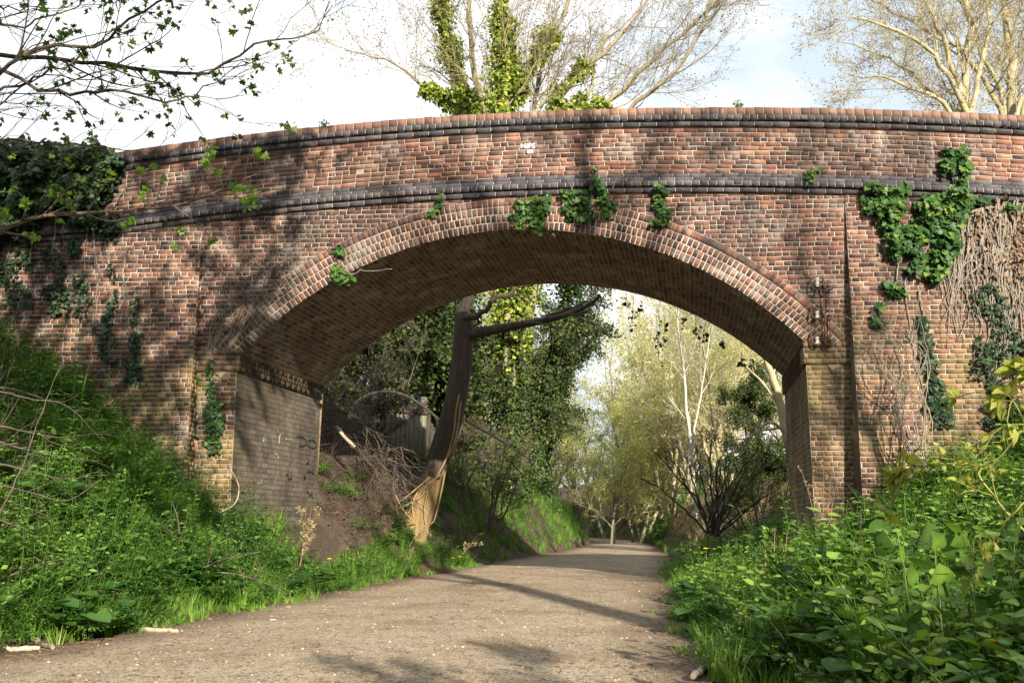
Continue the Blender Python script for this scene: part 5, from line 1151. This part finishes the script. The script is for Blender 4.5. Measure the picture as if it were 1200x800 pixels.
def log(px0, py0, px1, py1, Y0, Y1, r, m_, name, label, seed):
    rng = R_(seed); A, B = at(px0, py0, Y0), at(px1, py1, Y1); P = np.linspace(A, B, 12); P[:, 2] = np.maximum(P[:, 2], np.maximum(H(P[:, 0], P[:, 1]), pathz(P[:, 0], P[:, 1])*(P[:, 0] > xl(P[:, 1])))+r*.6)
    P[1:-1] += rng.normal(0, r*.16, (10, 3)); rr = r*(1+rng.normal(0, .08, 12)); rr[0] *= .8; rr[-1] *= .75
    mb = MB(); v, q = tubes(P[None], rr[None], 10); mb.add(v, quads=q); n = len(v)
    mb.add(np.concatenate([[P[0]], v[:10]]), tris=[(0, (i+1) % 10+1, i+1) for i in range(10)]); mb.add(np.concatenate([[P[-1]], v[-10:]]), tris=[(0, i+1, (i+1) % 10+1) for i in range(10)])
    return tag(mb.build(name, m_, None, smooth=True), label, 'log')
def gY(px, py):  # depth where a pixel's ray meets path level
    d = cf*F+cr*(px-600)-cu*(py-400); return d[1]*(-CAM[2]/d[2])
log(-14, 761, 47, 759, gY(0, 763), gY(47, 762), .020, 'dead_pale', 'log', 'pale barkless log lying half in frame at the left edge of the path', 1)
log(164, 737, 208, 740, gY(164, 740), gY(208, 743), .019, 'dead_pale', 'log', 'short pale log at the grass edge on the left side of the path', 2)
log(42, 752, 62, 758, gY(42, 756), gY(62, 762), .02, 'dead', 'log', 'dark stub of wood next to the pale log at the left frame edge', 3)
log(812, 792, 838, 772, gY(812, 800), gY(838, 778), .022, 'dead', 'log', 'curved grey log on the bare soil at the right edge of the path', 4)
log(834, 752, 856, 746, gY(834, 756), gY(856, 750), .02, 'vine', 'log', 'small brown log on the bare soil just beyond the curved log', 5)
def stones(px, py, r, label, m_='pebble', rnd=.9, seed=1, flat=.5):
    rng = R_(seed); Y = gY(px, py); c = at(px, py, Y)
    bm = bmesh.new(); bmesh.ops.create_icosphere(bm, subdivisions=2, radius=1)
    V = np.array([v.co[:] for v in bm.verts]); T = np.array([[v.index for v in f.verts] for f in bm.faces]); bm.free()
    V = V*(1+.14*np.sin(V[:, [1]]*3+seed)+.1*np.cos(V[:, [0]]*4+seed*2)); V = V*(r*1.3, r*.8, r*flat)+c+(0, 0, r*flat*.5)
    mb = MB(); mb.add(V, tris=T, rnd=rnd); return tag(mb.build('stone', m_, None, smooth=False), label, 'stone')
stones(320, 728, .032, 'white flat stone on the path near the left grass edge', seed=1, rnd=1.); stones(285, 744, .03, 'pale flat stone on the path below the white one', seed=2, rnd=.85, flat=.3)
stones(171, 775, .03, 'pale stone on the path in the lower left', seed=3, rnd=.9, flat=.3); stones(492, 756, .026, 'dark stone on the middle of the path', seed=4, rnd=.1); stones(338, 712, .03, 'buff stone in the short grass at the left edge', seed=5, rnd=.75); stones(430, 782, .03, 'brown bark-like scrap on the path at the bottom of the frame', seed=6, rnd=.15, flat=.25)
stones(721, 627, .22, 'pale boulder at the foot of the green slope by the bend', seed=7, rnd=.95)
# dandelions
def dandelion(px, py, Y, label, s=1., seed=0):
    rng = R_(seed); tpnt = at(px, py, Y); g = np.array([tpnt[0]+.02, tpnt[1], float(max(H(tpnt[0], tpnt[1]), 0))]); o = thing('dandelion', label, 'flower', g, 'dandelions in the grass'); inv = o.matrix_basis.inverted()
    mb = MB(); add_tube(mb, [g-(0, 0, .02), (g+tpnt)/2+(.01, 0, 0), tpnt], .003, .0025, 5, 8); c = mb.build('stem', 'stem_green', None, smooth=True); c.parent = o; c.matrix_parent_inverse = inv
    mb = MB()
    for ringr, cnt, lf in ((.024, 16, .25), (.017, 12, .6), (.009, 8, 1.2)):
        aa_ = np.linspace(0, 2*PI, cnt, endpoint=False)+rng.uniform(0, 1); d = np.stack([np.cos(aa_), np.sin(aa_)-.5, np.full(cnt, lf)], 1); leaves(mb, np.repeat(tpnt[None], cnt, 0), d, np.tile((0, -.3, 1.), (cnt, 1)), ringr*s, 'simple', .5)
    c = mb.build('flower_head', 'yellow'); c.parent = o; c.matrix_parent_inverse = inv
for i, (px, py, Y, lb) in enumerate([(386, 655, 13.9, 'yellow dandelion in the grass below the left abutment'), (531, 654, 20.6, 'left one of two yellow dandelions at the tip of the left grass verge'), (539, 652, 21., 'right one of two yellow dandelions at the tip of the left grass verge'),
                                     (827, 643, 13., 'orange-yellow flower in the grass on the right path edge'), (1160, 737, 3.9, 'upper of two yellow dandelions at the lower right corner'), (1165, 753, 3.8, 'lower of two yellow dandelions at the lower right corner')]):
    dandelion(px, py, Y, lb, 1.5, i)
# dry seed heads and dock stems
spray('dry_flower_stalk', 'dry brown seed head standing in the nettles in front of the left abutment', 'plant', [([(350, 668), (356, 640), (360+d, 615), (363+d*2.2, 594)], 13.2) for d in (-5, -2, 1, 4, 6)], 'stem_red', 'drygrass', 40, .005, .002, 30, .035, sub=5, sublen=.16, t0=.2)
spray('dry_flower_stalk', 'reddish dead stem leaning in the grass of the left verge', 'plant', [([(290, 700), (294, 680), (297, 665), (303, 650)], 11.2), ([(290, 700), (284, 675), (276, 655)], 11.2), ([(291, 690), (300, 672), (306, 660)], 11.2)], 'stem_red', 'drygrass', 41, .005, .002, 2, .03, sub=2, sublen=.1)
spray('dry_flower_stalk', 'dry pinkish stems at the pointed end of the left grass verge', 'plant', [([(540, 652), (548, 642), (560, 632+d)], 22.) for d in (-6, 0, 6)]+[([(480, 640), (486, 630), (498, 622)], 18.6)], 'stem_red', 'drygrass', 42, .006, .003, 10, .05, sub=3, sublen=.2)
spray('bare_shoots', 'thin bare twigs sprawling over the shaded left bank at the frame edge', 'shrub', [([(-10, 516+d), (40, 528+d), (80, 536+d), (120, 540+d*.4)], [7.2, 7.4, 7.6, 7.9]) for d in (-60, -20, 0, 25, 50)]+[([(-10, 620), (20, 560), (50, 480), (70, 430)], [7, 7.2, 7.4, 7.6]), ([(0, 470), (18, 410), (34, 350)], [8.5, 8.6, 8.7]), ([(0, 440), (10, 390), (26, 345)], [8.5, 8.6, 8.8])], 'dead_dark', 'herb', 43, .006, .002, sub=4, sublen=.4)
spray('bare_shoots', 'pale curved twig in front of the foot of the left abutment', 'shrub', [([(258, 600), (275, 590), (280, 570), (268, 545)], 12.2)], 'dead_pale', 'herb', 44, .010, .004, sub=2, sublen=.3)
spray('bare_shoots', 'upright dark dead stems in the weeds beside the right edge of the path', 'shrub', [([(905+d, 690), (907+d, 655), (908+d*1.3, 618)], 9.5) for d in (-10, 0, 12)], 'stem_red', 'herb', 45, .006, .003, 8, .05, sub=3, sublen=.15)
spray('dry_flower_stalk', 'thin dry stalks at the foot of the right pier', 'plant', [([(965+d, 600), (965+d*1.5, 575), (965+d*2.2, 550)], 11.8) for d in (-12, -6, 0, 5, 9)], 'stem_red', 'drygrass', 46, .006, .002, 8, .03, sub=3, sublen=.15)
# brambles in the right foreground
spray('bramble', 'arching bramble with large pale yellow-green leaves at the right edge of the frame', 'bramble', [
    ([(1240, 560), (1225, 500), (1190, 450), (1160, 455), (1122, 466)], [3.7, 3.8, 3.9, 4.0, 4.1]), ([(1240, 600), (1210, 520), (1196, 485), (1185, 470), (1180, 500)], [3.7, 3.75, 3.8, 3.8, 3.8]), ([(1240, 520), (1222, 470), (1205, 445), (1196, 440)], [3.7, 3.75, 3.8, 3.8])], 'stem_yellow', 'bramble', 47, .0045, .002, 8, .062, 'ovate', sub=4, sublen=.09, spread=.005, t0=.5)
spray('bramble', 'yellow-stemmed bramble canes sweeping across the right bank', 'bramble', [
    ([(1250, 520), (1200, 498), (1170, 502), (1145, 520), (1125, 545)], [4.4, 4.5, 4.6, 4.7, 4.8]), ([(1250, 480), (1215, 490), (1185, 520), (1160, 550), (1142, 580)], [4.4, 4.5, 4.6, 4.7, 4.8]), ([(1250, 560), (1210, 580), (1180, 610), (1160, 640)], [4.3, 4.4, 4.4, 4.5]), ([(1220, 640), (1180, 600), (1150, 560), (1140, 545), (1090, 535)], [4.5, 4.6, 4.7, 4.8, 4.9])], 'stem_yellow', 'bramble', 48, .006, .002, 3, .05, 'ovate', sub=6, sublen=.22, t0=.4)
spray('bramble', 'young bramble with two clusters of pale rounded leaves in front of the right wing wall', 'bramble', [
    ([(1040, 640), (1046, 590), (1062, 560), (1078, 542)], [6.2, 6.2, 6.1, 6.0]), ([(1042, 620), (1048, 570), (1058, 545), (1056, 535)], [6.2, 6.2, 6.1, 6.1]), ([(1046, 590), (1042, 570), (1036, 556)], [6.2, 6.2, 6.2])], 'stem_yellow', 'bramble', 49, .004, .002, 5, .085, 'ovate', sub=3, sublen=.06, t0=.6)
spray('nettle_clump', 'tall weed with big heart-shaped leaves on the right bank at the frame edge', 'plant', [([(1120+d, 800), (1118+d*1.1, 720), (1112+d*1.3, 640-abs(d)*.3)], [3.9, 3.9, 3.95]) for d in (-46, -14, 22, 60)], 'stem_green', 'herb_right', 50, .004, .002, 2, .07, 'heart', t0=.5, droop=.1, spread=.02, sub=7, sublen=.13)
spray('nettle_clump', 'single yellowish-green weed with drooping leaves beside the bare soil', 'plant', [([(868, 748), (866, 722), (860, 704)], 7.4), ([(868, 748), (868, 720), (864, 700)], 7.45)], 'stem_yellow', 'bramble', 51, .004, .002, 3, .07, 'ovate', sub=2, sublen=.06)

# ------------------------------------------------------------------ sycamore whose boughs hang into the top left corner
SB = np.array([-6.4, 5.6, float(H(-6.4, 5.6))-.2])
sy = thing('sycamore_tree', 'tree standing left of the frame with young leafy boughs hanging into the top left sky', 'tree', SB); inv_s = sy.matrix_basis.inverted()
def syp(mb, nm, mats, sm=False):
    c = mb.build(nm, mats, None, smooth=sm); c.parent = sy; c.matrix_parent_inverse = inv_s
boughs = [([(-60, 132), (40, 66), (110, 47), (170, 20), (225, 0), (262, -32)], 5.6, .028), ([(-70, 62), (40, 69), (100, 78), (170, 82), (240, 78), (290, 62), (330, 45), (362, 34), (388, 4)], 6., .03), ([(-60, 70), (30, 96), (90, 105), (150, 117), (200, 115), (240, 104), (284, 82)], 5.8, .026),
          ([(-60, 128), (20, 104), (60, 90), (100, 66), (130, 40), (150, 0)], 5.9, .02), ([(-60, 186), (20, 165), (70, 168), (130, 175), (196, 179)], 6.2, .018), ([(-60, 30), (20, 36), (70, 20), (120, -10)], 5.5, .02), ([(-60, 160), (-10, 150), (12, 120), (60, 100), (120, 92), (160, 70)], 6.3, .016), ([(-50, 0), (30, 10), (90, -12)], 5.7, .015)]
rg = R_(61); mb = MB(); trunk_top = SB+(0.2, .1, 9.)
Pt = resample([SB, SB+(.1, 0, 3), SB+(.15, .1, 6), trunk_top], 14); v, q = tubes(Pt[None], np.linspace(.26, .10, 14)[None], 12); mb.add(v, quads=q)
BP, BR_ = [], []
for pts, Y, r in boughs:
    P = line(pts, Y); P[:, 1] += rg.normal(0, .06, len(P)); st = Pt[np.argmin(np.abs(Pt[:, 2]-(P[0, 2]-.9)))]
    P = resample(np.concatenate([[st, (st+P[0])/2+(0, 0, .25)], P]), 26); P[3:] += rg.normal(0, .012, P[3:].shape); BP.append(P); BR_.append(np.linspace(r*.7, .0025, 26))
BP, BR_ = np.array(BP), np.array(BR_); v, q = tubes(BP, BR_, 7); mb.add(v, quads=q); syp(mb, 'trunk', 'bark_dark', True)
mb = MB(); P1, R1 = sprout(rg, BP, BR_, 16, .25, 1., .65, .7, 7, .14, .03, .35, .5, .0025, taper=.5); v, q = tubes(P1, R1, 4); mb.add(v, quads=q)
P2, R2 = sprout(rg, P1, R1, 3, .25, 1., .6, .28, 5, .15, .02, .3, .6, .002, taper=.6); v, q = tubes(P2, R2, 3); mb.add(v, quads=q)
def tufts(mb, rng, P, n, size, mat, prob=.6, shape='palm', cnt=3):
    """rosettes of young leaves at the tips of twigs"""
    P = P[rng.random(len(P)) < prob]; c = np.repeat(P[:, -1], cnt, 0); T = np.repeat(nz(P[:, -1]-P[:, -2]), cnt, 0); m_ = len(c)
    d = nz(T*.5+rng.normal(0, .75, (m_, 3))+np.array([0, 0, -.35])); leaves(mb, c+d*.012, d, nz(rng.normal(0, .5, (m_, 3))+np.array([0, 0, .9])), size*rng.uniform(.5, 1.25, m_), shape, rng.uniform(0, 1, m_), mat=mat)
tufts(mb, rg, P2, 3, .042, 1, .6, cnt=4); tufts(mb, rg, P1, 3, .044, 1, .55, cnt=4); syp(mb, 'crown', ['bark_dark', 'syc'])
rg = R_(62)
P = resample(line([(-90, 330), (-30, 285), (0, 270), (45, 254), (95, 250), (150, 246), (210, 240), (255, 224), (302, 203)], [6.8, 6.9, 7, 7, 7, 7, 7, 7, 7]), 24); rr = np.linspace(.022, .004, 24)
lb_ = thing('low_bough', 'low bough with bright yellow-green new leaves reaching across the left end of the bridge', 'branch', P[0]); inv = lb_.matrix_basis.inverted()
base_ = np.array([P[0, 0]-.6, P[0, 1], float(H(P[0, 0]-.6, P[0, 1]))-.1]); P = np.concatenate([resample([base_, base_+(.05, 0, .6), P[0]], 8)[:-1], P]); rr = np.concatenate([np.linspace(.04, .022, 8)[:-1], rr])
mb = MB(); v, q = tubes(P[None], rr[None], 7); mb.add(v, quads=q); c = mb.build('stem', 'bark_brown', None, smooth=True); c.parent = lb_; c.matrix_parent_inverse = inv
mb = MB(); P1, R1 = sprout(rg, P[None, 8:], rr[None, 8:], 20, .1, 1., .7, .5, 6, .14, .05, .3, .6, .003, taper=.5); v, q = tubes(P1, R1, 4); mb.add(v, quads=q)
P2, R2 = sprout(rg, P1, R1, 2, .3, 1., .6, .16, 4, .15, .03, .3, .6, .002, taper=.6); v, q = tubes(P2, R2, 3); mb.add(v, quads=q)
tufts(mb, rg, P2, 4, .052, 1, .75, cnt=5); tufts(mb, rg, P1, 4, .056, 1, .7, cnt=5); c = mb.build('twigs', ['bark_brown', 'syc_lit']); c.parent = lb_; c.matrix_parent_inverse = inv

# ------------------------------------------------------------------ the trees behind the camera that shade the place
K_shade = make_tree(91, 12, .22, 1, .05, bark='bark_grey', leaf='syc', nleaf=22, lsize=.15, limbs=17, lim=.40, n2=8, n3=6, ang=.9, up=.02, clear=.48)
K_shade2 = make_tree(92, 15, .40, 1, .04, bark='bark_grey', leaf='syc', nleaf=.3, lsize=.10, limbs=13, lim=.34, n2=5, n3=4, ang=.75, up=.05, clear=.4)
K_shade3 = make_tree(93, 3.3, .04, 6, .4, bark='bark_brown', leaf='syc', nleaf=7, lsize=.10, limbs=10, lim=.4, n2=6, n3=4, ang=.8, up=.03, clear=.15)
for i, (x, y, k, s, lb) in enumerate([(-4.4, -.8, K_shade, 1.05, 'leafy tree on the left bank beside the viewer'), (6.5, -6., K_shade2, 1., 'thin-leaved tree behind the viewer high on the right bank'),
                                      (-5.0, -3.6, K_shade, 1.05, 'tall leafy tree at the left edge of the path behind the viewer'), (-5.0, .1, K_shade, .62, 'small leafy tree on the left bank beside the viewer'), (4.3, -.6, K_shade3, .45, 'leafy bush on the right bank beside the viewer'), (3.2, -2.6, K_shade3, .9, 'leafy bush on the right bank behind the viewer')]):
    plant_tree(k, 'shade_tree' if k is not K_shade3 else 'shade_bush', lb, 'tree' if k is not K_shade3 else 'bush', x, y, i*2.1+.4, s, lean=(0, .27 if k is K_shade else 0))
plant_tree(K_bare[0], 'shade_tree', 'bare tree high on the right bank beside the viewer', 'tree', 9.3, -.8, 1.1, .62)
